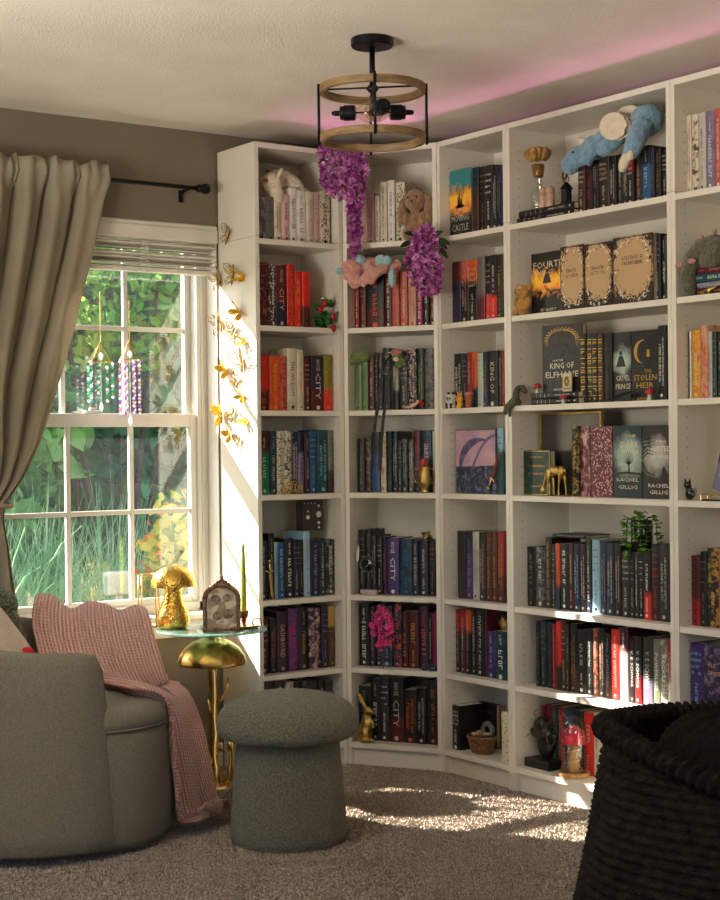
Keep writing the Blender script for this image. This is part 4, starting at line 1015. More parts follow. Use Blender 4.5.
for (a, ps, rr) in (('branch', [(.012, -.01, .30), (.03, -.02, .325), (.045, -.03, .36), (.05, -.03, .40)], [.007, .006, .005, .004]),
                    ('branch', [(-.01, -.01, .27), (-.026, -.018, .29), (-.028, -.02, .325)], [.006, .005, .004]),
                    ('branch', [(.01, -.01, .13), (.03, -.015, .14), (.02, -.02, .165)], [.008, .007, .004])):
    MB().tube(ps, rr, 8).build(a, gold, ta, smooth=True)
for (x, y, h, s) in ((.052, -.05, .255, 1.0), (.062, -.015, .17, .8), (-.038, -.04, .13, .9)):
    m_ = MB(); m_.tube([(x*.55, y*.6, .012), (x*.9, y*.9, .04), (x, y, .09), (x, y, h-.03)], [.007*s+.002, .007*s, .006*s, .005*s], 8)
    m_.lathe([(.016*s, h-.034), (.019*s, h-.03), (.012*s, h-.012), (.004*s, h), (0, h+.004)], 14, c=(x, y, 0)); m_.build('sprout', gold, ta, smooth=True)
m_ = MB(); m_.lathe([(.016, .450), (.105, .446), (.122, .448), (.1245, .456), (.118, .478), (.100, .506), (.070, .529), (.035, .542), (.02, .548), (.02, zt-.010)], 48)
m_.build('cap', mat('brushed_gold', '#d9b665', .34, 1.0, c2='#b8924a', scale=25, bump=.3, bscale=45), ta, smooth=True)
gt = mat('green_edge_glass', '#bfe8dc', .02, 0, trans=1.0, c2='#bfe8dc')
m_ = MB().lathe([(0, zt-.010), (.196, zt-.010), (.2, zt-.007), (.2, zt-.003), (.196, zt), (0, zt)], 64)
g_ = m_.build('glass_top', glass_mat('table_glass', (.95, .985, .97), .07, 0), ta, smooth=False)
MB().lathe([(.1995, zt-.0085), (.2015, zt-.0065), (.2015, zt-.0035), (.1995, zt-.0015)], 64).build('glass_rim', mat('aqua_glass_rim', '#b4e6da', .1, 0, c2='#c6eee4', trans=.8), ta, smooth=True)
def on_table(x): # photo x on a line slightly in front of the table centre
    q = hit(x, 620, (tp_.x, tp_.y-.0, 0), Vector((math.sin(TH), math.cos(TH), 0))); return q
# golden mushroom lamp with hammered relief
lp = on_table(181); lamp = thing('mushroom_lamp', 'gold disco mosaic mushroom lamp on the glass side table', 'table lamp', (lp.x-.02, lp.y+.02, zt+.0006), 0); lamp.scale = (1.08, 1.08, 1.08)
def mosaic(prof, n, name, parent):
    mb = MB(); mb.lathe(prof, n); o = mb.build(name, tile, parent, smooth=False); return o
tile = bpy.data.materials.new('gold_mosaic'); tile.use_nodes = True; t_ = tile.node_tree; b_ = t_.nodes['Principled BSDF']
b_.inputs['Metallic'].default_value = 1; b_.inputs['Roughness'].default_value = .22; b_.inputs['Base Color'].default_value = lin('#d8ae52')
tc_ = t_.nodes.new('ShaderNodeTexCoord'); vo = t_.nodes.new('ShaderNodeTexVoronoi'); vo.inputs['Scale'].default_value = 130
t_.links.new(tc_.outputs['Object'], vo.inputs['Vector']); bb = t_.nodes.new('ShaderNodeBump'); bb.inputs['Strength'].default_value = .45; bb.inputs['Distance'].default_value = .004; t_.links.new(vo.outputs['Distance'], bb.inputs['Height']); t_.links.new(bb.outputs[0], b_.inputs['Normal'])

mosaic([(0, 0), (.044, 0), (.050, .006), (.054, .014), (.056, .024), (.0565, .034), (.055, .044), (.052, .054), (.048, .064), (.043, .074), (.038, .084), (.034, .094), (.031, .104), (.029, .114), (.028, .124), (.029, .134), (.031, .144)], 30, 'stem', lamp)
mosaic([(.03, .142), (.072, .140)]+[(.078*math.cos(k*PI/24), .142+.076*math.sin(k*PI/24)) for k in range(12)]+[(0, .2185)], 40, 'shade', lamp)
# the second lamp-side thing: gold framed trinket box behind the lamp
gp = on_table(166); tb_ = thing('gold_trinket_case', 'small gold framed glass case standing just behind the mushroom lamp', 'glass case', (gp.x-.02, gp.y+.095, zt+.0006), .9)
m_ = MB()
for x in (-.03, .03):
    for y in (-.03, .03): m_.tube([(x*1.15, y*1.15, 0), (x, y, .19)], .003, 6)
for z, k in ((.003, 1.15), (.19, 1.0)):
    m_.tube([(-.03*k, -.03*k, z), (.03*k, -.03*k, z), (.03*k, .03*k, z), (-.03*k, .03*k, z)], .003, 6, closed=True)
m_.build('frame', gold, tb_, smooth=True)
MB().box(-.03, -.03, .004, .03, .03, .188).build('glass', glass_mat('case_glass', (.97, .97, .95), .08), tb_)
# picture frame
fp = on_table(214); pf = thing('photo_frame', 'ornate antique bronze photo frame leaning on the glass side table', 'picture frame', (fp.x+.004, fp.y-.05, zt+.001), -TH+.12); pf.scale = (1.1, 1.1, 1.06)
bronze = mat('antique_bronze', '#a88668', .4, .6, c2='#6b5040', scale=60, bump=.6, bscale=120)
def archpts(w, h, n=14):
    pts = [(-w, 0), (-w, h-w*.9)]
    for k in range(1, n): 
        a = PI-PI*k/n; pts.append((w*math.cos(a), h-w*.9+w*.9*math.sin(a)))
    return pts+[(w, h-w*.9), (w, 0)]
Mt = Matrix.Rotation(-.14, 4, 'X') @ Matrix.Rotation(PI/2, 4, 'X')
m_ = MB(); m_.extrude(archpts(.060, .155), -.005, .003, M=Mt); m_.build('backing', mat('dark_velvet', '#2b231d', .9), pf)
m_ = MB(); m_.tube([Mt @ Vector((x, y, .004)) for x, y in archpts(.056, .150)], .0072, 8, closed=True)
for k in range(30):
    A_ = archpts(.059, .154, 20); x, y = A_[k % len(A_)]; m_.ball(Mt @ Vector((x, y, .008)), .0045, 6)
for (x, y, r) in ((0, .163, .011), (-.013, .158, .008), (.013, .158, .008), (0, .176, .006), (-.024, .150, .007), (.024, .150, .007)): m_.ball(Mt @ Vector((x, y, .006)), (r, .005, r), 8)
m_.build('frame', bronze, pf, smooth=True)
pm = mat('keepsake_collage', '#d8c5ae', .5, c2='#a58868', scale=30, detail=2, lo=.45, hi=.55)
m_ = MB(); m_.extrude(archpts(.048, .141), .0032, .0042, M=Mt); m_.build('picture', pm, pf)
m_ = MB()
for (x, y, r) in ((-.02, .10, .017), (.018, .105, .014), (-.015, .045, .015), (.02, .05, .018)):
    m_.lathe([(r, .0044), (r, .0052), (0, .0054)], 14, M=Mt @ Matrix.Translation((x, y, 0)))
m_.build('keepsakes', mat('keepsake_dark', '#4d3f3c', .4, c2='#a28a6c', scale=60), pf)
MB().tube([(0, .012, .10), (0, .055, .0005)], .004, 6).build('stand', mat('dark_velvet', '#2b231d', .9), pf)
# candle
cp = on_table(243); cd = thing('candlestick', 'brass chamber candlestick on the right side of the glass table', 'candlestick', (cp.x+.004, cp.y+.0, zt+.0006), -TH)
brass = mat('aged_brass', '#b98d55', .28, .95, c2='#96693a', scale=30)
MB().lathe([(0, 0), (.046, 0), (.052, .006), (.053, .010), (.047, .008), (.012, .006), (.008, .01), (.007, .02), (.012, .026), (.009, .032), (.014, .038), (.017, .056), (.021, .062), (.017, .063), (.012, .058), (.0115, .045), (0, .045)], 32).build('holder', brass, cd, smooth=True)
m_ = MB(); m_.tube([(.047+.016*math.cos(a*PI/8+PI), 0, .018+.016*math.sin(a*PI/8+PI)) for a in range(16)], .0028, 6, closed=True); m_.build('ring_handle', brass, cd, smooth=True)
tc2 = thing('taper_candle', 'tall olive green taper candle standing in the brass candlestick', 'candle', (cp.x+.004, cp.y, zt+.047), 0)
MB().lathe([(0, 0), (.0108, 0), (.0105, .03), (.0075, .20), (.005, .245), (.0022, .262), (0, .264)], 20).build('wax', mat('olive_wax', '#b3bb2f', .35, c2='#9aa326', scale=10, trans=0), tc2, smooth=True)
MB().tube([(0, 0, .262), (.001, 0, .276)], .0012, 5).build('wick', mat('charred_wick', '#222222', .9), tc2)

# ---------------------------------------------------------------- ceiling light
fl = Vector((-.312, -1.475, H))
ce = thing('ceiling_light', 'semi flush drum ceiling light with two wooden rings and black rods', 'ceiling light', tuple(fl), -TH)
wood = mat('oak_ring', '#94764c', .5, c2='#6c5334', scale=14, stretch=(1, 1, 6), bump=.15)
MB().lathe([(0, 0), (.060, 0), (.063, -.003), (.063, -.022), (.060, -.026), (.012, -.027), (0, -.027)], 48).build('canopy', blk, ce)
MB().tube([(0, 0, -.026), (0, 0, -.140)], .0085, 14).build('stem', blk, ce, smooth=True)
def ringm(z0, z1, ro, ri):
    mb = MB(); n = 72; vs = []; fs = []
    for (r, z) in ((ro, z0), (ro, z1), (ri, z1), (ri, z0)):
        for j in range(n): vs.append((r*math.cos(2*PI*j/n), r*math.sin(2*PI*j/n), z))
    for i in range(4):
        for j in range(n): fs.append((i*n+j, i*n+(j+1) % n, ((i+1) % 4)*n+(j+1) % n, ((i+1) % 4)*n+j))
    return mb.add(vs, fs)
for z in (-.163, -.309): autosmooth(ringm(z, z+.022, .158, .145).build('wood_ring', wood, ce))
for k in range(4):
    a = PI/2*k+.03; r = .1605
    m_ = MB(); m_.tube([(r*math.cos(a), r*math.sin(a), -.135), (r*math.cos(a), r*math.sin(a), -.316)], .0042, 8)
    m_.build('vertical_rod', blk, ce, smooth=True)
for k in range(2):
    a = PI/2*k+.03; MB().tube([(-.158*math.cos(a), -.158*math.sin(a), -.152), (.158*math.cos(a), .158*math.sin(a), -.140)], .0028, 6).build('cross_bar', blk, ce, smooth=True)
m_ = MB(); m_.lathe([(0, -.138), (.014, -.140), (.019, -.150), (.012, -.159), (.007, -.162), (.007, -.215), (.010, -.229), (0, -.232)], 16); m_.build('hub', blk, ce, smooth=True)
for k, a in enumerate((.08, PI-.1, PI*1.5+.35)):
    R = Matrix.Rotation(a, 4, 'Z') @ Matrix.Translation((0, 0, -.219)) @ Matrix.Rotation(PI/2, 4, 'Y') @ Matrix.Diagonal((1.3, 1.3, .98, 1))
    o = MB().lathe([(0, .052), (.0165, .053), (.018, .057), (.018, .086), (.016, .09), (.0155, .099), (.006, .101), (.006, .115), (.004, .125), (0, .126)], 20, M=R).build('lamp_socket', blk, ce, smooth=False)
    MB().tube([R @ Vector((0, 0, .12)), R @ Vector((.0, 0, .01))], .0025, 6).build('socket_arm', blk, o)
    MB().lathe([(.010, .053), (.011, .045), (.017, .034), (.022, .022), (.0235, .012), (.020, 0), (.010, -.010), (0, -.013)], 24, M=R).build('glass_bulb', glass_mat('bulb_glass', (.97, .93, .85), .12), o, smooth=True)
    MB().tube([R @ Vector((.006*math.cos(i*2.1), .006*math.sin(i*2.1), .04-.003*i)) for i in range(14)], .0007, 4).build('filament', gold, o)

# ---------------------------------------------------------------- butterflies on the bookcase side
bfM = bpy.data.materials.new('gold_filigree'); bfM.use_nodes = True; t_ = bfM.node_tree; b_ = t_.nodes['Principled BSDF']
b_.inputs['Metallic'].default_value = .85; b_.inputs['Roughness'].default_value = .3; b_.inputs['Base Color'].default_value = lin('#dcb23c')
bfK = mat('blackened_gold', '#6b5424', .4, .7, c2='#c9a03c', scale=60)
BF = [(229, 236, 1.0, -.5, 0, 'highest, dark gold butterfly on the bookcase side'), (221, 281, 1.15, .4, 0, 'large gold butterfly at the bookcase back edge, second row down'),
      (234, 276, 1.1, -.2, 0, 'patterned gold butterfly wings beside the bright yellow one'), (243, 277, .9, 1.3, 1, 'bright yellow gold butterfly near the front edge, second row'),
      (241, 313, 1.0, .8, 1, 'bright yellow butterfly just above the sunlight boundary'), (222, 325, 1.25, .3, 0, 'large dark outlined butterfly, third row, near the window'),
      (234, 333, 1.15, -.7, 0, 'dark outlined butterfly overlapping the third row pair'), (245, 341, .8, 1.4, 1, 'small gold butterfly at the front edge below the sunlight boundary'),
      (243, 364, 1.35, .15, 0, 'largest filigree butterfly with a striped dark outline'), (227, 371, .95, .6, 1, 'yellow gold butterfly left of the largest filigree one'),
      (236, 383, 1.0, -.9, 0, 'pale outlined butterfly beneath the largest filigree one'), (244, 397, .8, 1.0, 1, 'small gold butterfly on the thin diagonal shadow'),
      (223, 416, 1.1, .2, 1, 'spiky yellow gold butterfly at the back edge, low group'), (234, 414, .95, -.4, 0, 'dark and gold butterfly in the middle of the low group'),
      (247, 420, .85, 1.2, 1, 'orange gold butterfly nearest the front edge, low group'), (231, 436, .8, .5, 1, 'small gold butterfly second from the bottom'),
      (240, 443, .8, -.3, 0, 'lowest butterfly, dark outlined, on the bookcase side')]
def wing(mb, sgn, s, fold):
    def P(a, b): # wing plane coords -> 3D, hinge along y
        return (sgn*a*math.cos(fold)*s, b*s, a*math.sin(fold)*s)
    up = [(0, .002), (.006, .018), (.017, .028), (.027, .027), (.027, .017), (.020, .006), (.008, 0)]
    lo = [(0, -.001), (.010, -.001), (.019, -.006), (.021, -.015), (.015, -.022), (.008, -.018), (.002, -.008)]
    for w_, rr in ((up, .0011), (lo, .0010)):
        mb.tube([P(*q) for q in w_], rr*s, 4, closed=True)
        cx = sum(q[0] for q in w_)/len(w_); cy = sum(q[1] for q in w_)/len(w_)
        for i, q in enumerate(w_[1:]): mb.tube([P(*w_[0]), P(*q)], .0006*s, 4)
        mb.tube([P(cx+(q[0]-cx)*.55, cy+(q[1]-cy)*.55) for q in w_], .0008*s, 4, closed=True)
for k, (x, y, s, r, yel, lab) in enumerate(BF):
    q = on_side(x, y)
    t = thing('butterfly_decoration', lab, 'butterfly', (-.001, q.y, q.z), 0, 'gold butterflies on the bookcase side')
    t.matrix_world = Matrix.Translation((-.0022, q.y, q.z)) @ Matrix.Rotation(-PI/2, 4, 'Z') @ Matrix.Rotation(PI/2, 4, 'X') @ Matrix.Rotation(r, 4, 'Z')
    s *= 1.45
    for sg in (-1, 1):
        m_ = MB(); wing(m_, sg, s, .9 if yel else .7)
        if yel:
            f = .9
            for w_ in ([(0, .002), (.006, .018), (.017, .028), (.027, .027), (.027, .017), (.020, .006)], [(0, -.001), (.010, -.001), (.019, -.006), (.021, -.015), (.015, -.022), (.008, -.018)]):
                m_.add([(sg*a*math.cos(f)*s, b*s, a*math.sin(f)*s+.0003) for a, b in w_], [tuple(range(6))])
        m_.build('wing', bfM if yel else bfK, t)
    m_ = MB(); m_.tube([(0, -.012*s, .001), (0, 0, .002), (0, .012*s, .001)], [.0008*s, .0017*s, .0012*s], 6)
    m_.tube([(0, .012*s, .001), (.005*s, .022*s, .003)], .0003, 4); m_.tube([(0, .012*s, .001), (-.005*s, .022*s, .003)], .0003, 4)
    m_.build('body', bfM, t)

# ---------------------------------------------------------------- suncatchers
def suncatcher(x, ytop, ybar, ybot, dep, label, cols, nstr, wpx, v):
    a = on_wall(x, ytop, v); b = on_wall(x, ybar, v); c = on_wall(x, ybot, v); wd = wpx/1565*5.75/2
    t = thing('suncatcher', label, 'suncatcher', (a.x, v, b.z), 0, 'crystal suncatchers in the window')
    m_ = MB(); m_.tube([(0, 0, a.z-b.z), (0, 0, .075)], .0014, 5)
    for k in range(6):
        an = 2*PI*k/6; m_.tube([(0, 0, .075), (wd*math.cos(an), wd*.7*math.sin(an), 0)], .0014, 4)
    m_.tube([(wd*math.cos(2*PI*k/20), wd*.7*math.sin(2*PI*k/20), 0) for k in range(20)], .0016, 5, closed=True)
    m_.build('hanger', gold, t)
    Ln = b.z-c.z; rn = random.Random(x)
    for k in range(nstr):
        an = 2*PI*k/nstr; xx, yy = wd*math.cos(an), wd*.7*math.sin(an); L_ = Ln*(.78+.1*rn.random()) ; n = int(L_/.0135)
        for ci, cm_ in enumerate(cols):
            m_ = MB()
            for q in range(n):
                if (q+k) % len(cols) != ci: continue
                m_.ball((xx, yy, -.008-q*.0135), (.0062, .0062, .0058), 6)
            if m_.v: m_.build('bead_strand', cm_, t)
    m_ = MB(); m_.lathe([(0, -.016), (.008, -.004), (.010, .004), (.006, .012), (0, .016)], 6, c=(0, 0, .02)); m_.lathe([(0, -.022), (.009, -.006), (.006, .008), (0, .02)], 6, c=(0, 0, -Ln+.02))
    m_.tube([(0, 0, .02), (0, 0, -Ln+.03)], .0006, 4); m_.build('crystal', cry, t)
cry = leaf_mat('clear_crystal', '#e6e8f0', '#ffffff', .6, 60)
crg = leaf_mat('aqua_crystal', '#4fb89a', '#a8e6d0', .6, 60); crp = leaf_mat('violet_crystal', '#a04ab8', '#d89ae8', .6, 60); crr = leaf_mat('rose_crystal', '#e89ab0', '#ffd0dc', .6, 60); crt = leaf_mat('green_crystal', '#4c9a5a', '#8fd08a', .6, 60)
suncatcher(100, 291, 362, 412, 0, 'aqua green crystal suncatcher hanging left in the window', [crg, crt, cry], 9, 26, -.035)
suncatcher(129, 300, 360, 426, 0, 'clear and pink crystal suncatcher hanging in front of the muntin', [cry, crr, cry, crp], 8, 22, -.035)

# ---------------------------------------------------------------- wisteria garlands
def garland(label, x, y, d, strands, leaves_, seed):
    o = PD(x, y, d); t = thing('wisteria_garland', label, 'artificial flowers', tuple(o), -TH, 'purple wisteria garlands')
    rn = random.Random(seed)
    for (dx_, dz_, L_, R0) in strands:
        m_ = MB(); pm_ = MB()
        m_.tube([(dx_, .0, dz_+.0), (dx_+.004, 0, dz_-L_*.5), (dx_, 0, dz_-L_)], .0018, 5); m_.build('stem', stemM, t)
        nf = int(L_*R0*15000)
        for k in range(nf):
            f = rn.random(); R = R0*(1-.55*f**2)*(.75+.25*math.sin(f*17))
            an = rn.uniform(0, 2*PI); rr = R*math.sqrt(rn.uniform(.3, 1)); c0 = Vector((dx_+rr*math.cos(an), rr*math.sin(an)*.8, dz_-f*L_))
            E_ = Euler((rn.uniform(-1, 1), rn.uniform(-1, 1), rn.uniform(0, 6))).to_matrix(); s = rn.uniform(.010, .016)
            for pz in range(4):
                R2 = E_ @ Euler((0, 0, pz*PI/2)).to_matrix()
                pm_.add([c0+R2 @ Vector(q)*s for q in ((0, 0, 0), (.5, -.45, .25), (1.05, -.2, .45), (1.05, .25, .4), (.5, .45, .25))], [(0, 1, 2, 3, 4)])
        pm_.build('blossoms', wisM if rn.random() < .6 else wis2, t)
    for (lx, lz, an, sc_) in leaves_:
        m_ = MB(); c0 = Vector((lx, -.01, lz))
        pts = []
        for k in range(7):
            f = k/6; wv = math.sin(PI*f)**.8*.011*sc_; L2 = .06*sc_*f
            for sg in (-1, 1): pts.append((c0.x+math.cos(an)*L2-sg*math.sin(an)*wv, c0.y-.02*f+.004*abs(sg), c0.z+math.sin(an)*L2+sg*math.cos(an)*wv-.01*f*f))
        m_.add(pts, [(2*k, 2*k+1, 2*k+3, 2*k+2) for k in range(6)]); m_.build('leaf', dleaf, t, smooth=True)
wisM = leaf_mat('wisteria_petal', '#b04a9e', '#efaade', .3, 45); wis2 = leaf_mat('wisteria_petal_deep', '#9c3a90', '#dd8ccc', .3, 45)
stemM = mat('flower_stem', '#4c5a2e', .7); dleaf = leaf_mat('dark_leaf', '#26331f', '#3c4f2c', .15, 20)
garland('two long purple wisteria strands hanging from the bookcase top by the ceiling light', 348, 152, 5.93,
        [(-.09, .02, .16, .028), (-.06, .02, .19, .032), (-.025, .02, .20, .03), (.01, .02, .27, .032), (.028, .01, .38, .034), (.05, .02, .20, .03), (.015, -.2, .20, .022)], [], 5)
garland('short full purple wisteria cluster with dark leaves beside the brown bunny', 424, 236, 5.80,
        [(0, .01, .235, .052), (-.038, -.02, .17, .040), (.038, -.02, .20, .042), (.0, .03, .10, .05)],
        [(.03, .0, .5, .8), (.045, -.01, -.3, .9), (-.03, .0, 2.7, .8), (-.04, -.02, 3.4, .9), (.05, -.04, -.8, .9), (.045, -.02, -.5, .8)], 6)
# ---------------------------------------------------------------- things on the shelves
def deco(name, label, cat, un, x, r, lv=None, y=None, z=None, group=None, extra=0.0):
    u = U[un]; yy = y if y is not None else 450
    if y is None and lv: 
        for _ in range(2): yy = 450-(LV[lv]-EYE)*FOC/5.7
    s, zz = u.px(x, yy, r)
    if z is None: z = LV[lv]+.0006 if lv else zz
    return thing(name, label, cat, tuple(u.pt(s, r, z)), u.phi+extra, group)
fur_w = mat('cream_plush', '#e6d8bf', .95, c2='#d8c8ab', scale=60, bump=.6, bscale=220, sheen=.4)
fur_b = mat('brown_plush', '#a37e58', .95, c2='#856241', scale=80, bump=.7, bscale=220, sheen=.4)
fur_bl = mat('blue_plush', '#86abc0', .95, c2='#6892ab', scale=70, bump=.8, bscale=240, sheen=.4)
fur_pk = mat('pink_plush', '#e3ab9d', .95, c2='#cf8f80', scale=70, bump=.7, bscale=220, sheen=.4)
fur_mint = mat('pale_aqua_plush', '#a8cfd0', .95, c2='#8fbcc0', scale=60, bump=.6, bscale=220, sheen=.4)
fur_h = mat('honey_plush', '#c9923a', .95, c2='#a8752a', scale=80, bump=.7, bscale=220, sheen=.4)
fur_g = mat('moss_plush', '#6c6a4c', .95, c2='#4f4d36', scale=90, bump=.9, bscale=200, sheen=.3)
fur_gr = mat('leaf_green_plush', '#7b8a4c', .95, c2='#5f6f3a', scale=80, bump=.7, bscale=200, sheen=.3)
shiny = mat('shiny_black', '#0c0c0c', .1)
# white unicorn plush on the white books
t = deco('plush_unicorn', 'cream unicorn plush lying over the white books, top shelf by the window', 'plush toy', 1, 285, .085, z=LV[1]+.195); t.scale = (1.12, 1.0, 1.1)
blob('body', [((-.052, -.02, .022), (.042, .036, .040), (0, .5, 0)), ((-.040, -.035, -.018), (.026, .026, .032), (0, -.2, 0)), ((-.015, .015, .045), (.04, .035, .035)),
              ('T', [(-.02, .02, .045), (.02, .01, .05), (.055, 0, .028), (.075, -.005, -.002)], [.03, .03, .028, .022]), ((.095, .01, -.002), (.028, .026, .026))], fur_w, t, .005, .002, .012)
blob('mane', [((-.02, .025, .074), (.035, .018, .014), (0, .2, 0)), ((.03, .022, .072), (.03, .016, .012), (0, .5, 0))], mat('grey_plush', '#9c9184', .95, bump=.6, bscale=200), t, .005, .002, .01)
MB().tube([(-.085, -.04, .028), (-.125, -.055, .036)], [.008, .001], 8).build('horn', goldr, t, smooth=True)
m_ = MB(); m_.ball((-.035, -.05, .058), (.009, .006, .02), 8, rot=(0, .5, 0)); m_.build('ear', fur_w, t, smooth=True)
# brown bunny
t = deco('plush_bunny', 'brown long eared bunny plush sitting on the corner bookcase top shelf', 'plush toy', 2, 417, .03, 1); t.scale = (1.12, 1.0, 1.2)
blob('body', [((0, 0, .045), (.036, .032, .05)), ((0, -.012, .125), (.038, .034, .037)), ((0, -.034, .115), (.022, .018, .018)), ((-.025, -.02, .02), (.02, .03, .02)), ((.028, -.02, .02), (.02, .03, .02)), ((-.03, -.02, .065), (.013, .018, .026)), ((.032, -.02, .065), (.013, .018, .026))], fur_b, t, .005, .003, .01)
for s in (-1, 1):
    blob('ear', [('T', [(s*.028, .005, .150), (s*.046, -.005, .125), (s*.05, -.012, .08), (s*.048, -.016, .05)], [.008, .015, .018, .014])], fur_b, t, .004, .002, .01)
    MB().ball((s*.016, -.044, .132), .0035, 8).build('eye', shiny, t, smooth=True)
MB().ball((0, -.052, .118), (.005, .004, .004), 8).build('nose', mat('plush_nose', '#5a3a2a', .5), t, smooth=True)
# pink plush with aqua feet lying over the red books
t = deco('plush_pegasus', 'peach pink plush creature with aqua paws draped over the red books', 'plush toy', 2, 377, .05, z=LV[2]+.208); t.scale = (1.08, 1, 1.25)
blob('body', [((-.085, -.03, .012), (.045, .035, .038)), ((-.062, -.045, -.022), (.026, .022, .024)), ((-.02, .01, .025), (.06, .035, .03)), ((.05, .02, .025), (.05, .03, .026)),
              ('T', [(0, -.02, .02), (-.01, -.04, -.005), (-.035, -.05, -.035)], [.018, .018, .016]), ('T', [(.05, -.01, .02), (.02, -.045, -.0), (-.005, -.05, -.03)], [.016, .018, .017])], fur_pk, t, .006, .003, .012)
for c0, r0 in (((-.05, -.02, .045), (.024, .02, .016)), ((.03, -.02, .04), (.022, .018, .018)), ((.055, -.02, .038), (.020, .018, .016)), ((.083, -.045, -.018), (.013, .014, .032)), ((-.115, -.06, .01), (.016, .014, .012))):
    blob('paw', [(c0, r0)], fur_mint, t, .004, .002, .01)
# green things on the green row
t = deco('plush_frog', 'fluffy green plush lying at the left end above the green books', 'plush toy', 2, 358, .05, z=LV[3]+.205)
blob('body', [((0, 0, 0), (.035, .03, .026)), ((.03, .0, .008), (.03, .028, .022)), ((-.02, -.02, -.015), (.015, .02, .016))], fur_gr, t, .005, .005, .012)
t = deco('plush_bird', 'small pink and green plush bird perched on the green books', 'plush toy', 2, 399, .04, z=LV[3]+.185)
blob('body', [((0, 0, 0), (.022, .022, .028)), ((-.002, -.004, .028), (.022, .02, .02)), ((.01, .012, -.005), (.022, .02, .018))], fur_gr, t, .004, .003, .01)
blob('hood', [((-.003, -.004, .034), (.025, .023, .017))], mat('rose_fleece', '#c07a78', .9, bump=.5, bscale=200), t, .004, .002, .008)
MB().ball((.0, -.021, .008), (.013, .006, .009), 10).build('bib', fur_w, t, smooth=True)
MB().tube([(-.018, -.012, .035), (-.034, -.018, .036)], [.006, .001], 6).build('beak', goldr, t)
# black ribbon
m_ = MB()
u = U[2]
for x0, x1 in ((377, 372), (384, 380)):
    pts = []
    for k in range(14):
        f = k/13; y = 352+f*118; x = (x0+(14 if k == 0 else 9*(1-f)))*(1-f)+x1*f
        s, z = u.px(x, y, -.004); pts.append(u.pt(s, -.004+.035*max(0, 1-f*6) if k < 3 else -.004-.002*math.sin(k), z))
    e = u.e*.006
    vs = []
    for p in pts: vs += [p-e, p+e, p+e+u.n*.001, p-e+u.n*.001]
    fs = []
    for k in range(13):
        for a in range(4): fs.append((k*4+a, k*4+(a+1) % 4, (k+1)*4+(a+1) % 4, (k+1)*4+a))
    fs += [(0, 3, 2, 1), (52, 53, 54, 55)]
    m_.add(vs, fs)
o = m_.build('satin_ribbon', mat('black_satin', '#0e0d10', .35), None); tag(o, 'black satin ribbon tails hanging down in front of the green books', 'ribbon')
# reclining red figure
t = deco('lying_figurine', 'small red and white figurine lying in front of the green books', 'figurine', 2, 414, .012, 3)
m_ = MB(); m_.tube([(-.045, 0, .006), (-.02, 0, .010), (.0, 0, .016), (.018, 0, .026)], [.003, .006, .008, .006], 8); m_.build('body', mat('red_glaze', '#b3302a', .4, c2='#e8cdb8', scale=60), t, smooth=True)
m_ = MB(); m_.ball((.027, 0, .028), (.010, .008, .009), 10); m_.ball((.034, 0, .020), (.009, .007, .008), 8); m_.build('head', mat('red_felt', '#a9221f', .8), t, smooth=True)
MB().ball((.017, -.004, .03), (.007, .005, .006), 8).build('face', fur_w, t, smooth=True)
# strawberry plant by the red books
t = deco('strawberry_plant', 'small artificial strawberry plant with red berries beside the red books', 'artificial plant', 1, 322, .035, 2); t.scale = (1.3, 1.1, 1.4)
m_ = MB(); rn = random.Random(4)
for k in range(6): m_.tube([(0, 0, 0), (rn.uniform(-.02, .02), rn.uniform(-.015, .015), .03), (rn.uniform(-.032, .028), rn.uniform(-.03, .01), rn.uniform(.04, .07))], .0015, 5)
m_.build('stem', stemM, t)
strleaf = leaf_mat('strawberry_leaf', '#22502c', '#4f8a4a', .15, 30)
for k in range(16):
    m_ = MB(); c0 = Vector((rn.uniform(-.036, .028), rn.uniform(-.04, .01), rn.uniform(.008, .075))); E_ = Euler((rn.uniform(-1, 1), rn.uniform(-1, 1), rn.uniform(0, 6))).to_matrix()
    ps = [(0, 0, 0)]+[(.014*math.cos(a*PI/5)*(1+.25*(a % 2)), .014*math.sin(a*PI/5)*(1+.25*(a % 2)), .003*(a % 2)) for a in range(10)]
    m_.add([c0+E_ @ Vector(p) for p in ps], [(0, 1+a, 1+(a+1) % 10) for a in range(10)]); m_.build('leaf', strleaf, t)
berry = mat('strawberry_red', '#b5121f', .35, c2='#8d0d18', scale=120)
for c0 in ((-.024, -.035, .05), (.014, -.05, -.002), (-.012, -.04, .064), (.02, -.035, .03)):
    MB().lathe([(0, -.012), (.005, -.008), (.009, 0), (.0085, .006), (.004, .010), (0, .010)], 12, c=c0).build('berry', berry, t, smooth=True)
MB().lathe([(.0, 0), (.008, 0), (.003, .004), (0, .005)], 5, c=(-.018, -.04, .077)).build('flower', mat('white_petal', '#f0ece2', .7), t)
# fairy tiara
t = deco('gold_tiara', 'gold openwork tiara in front of the blue and green books', 'tiara', 1, 294, .014, 4); t.scale = (1.25, .9, 1.15)
m_ = MB()
R0 = .038
def cr(a, z): return (R0*math.sin(a)*1.0, .02-R0*.45*math.cos(a), z)
for z in (.001, .010): m_.tube([cr(-1.35+2.7*k/20, z) for k in range(21)], .0016, 6)
m_.tube([cr(-1.35+2.7*k/30, .012+.03*math.sin(PI*k/30)**.7) for k in range(31)], .0017, 6)
for k in range(9):
    a = -1.2+2.4*k/8; h = .012+.03*math.sin(PI*(a+1.35)/2.7)**.7
    m_.tube([cr(a, .002), cr(a+.12, h*.5), cr(a, h)], .001, 5); m_.tube([cr(a, .002), cr(a-.12, h*.5), cr(a, h)], .001, 5); m_.ball(cr(a, h+.002), .0024, 6)
m_.build('band', gold, t, smooth=True)
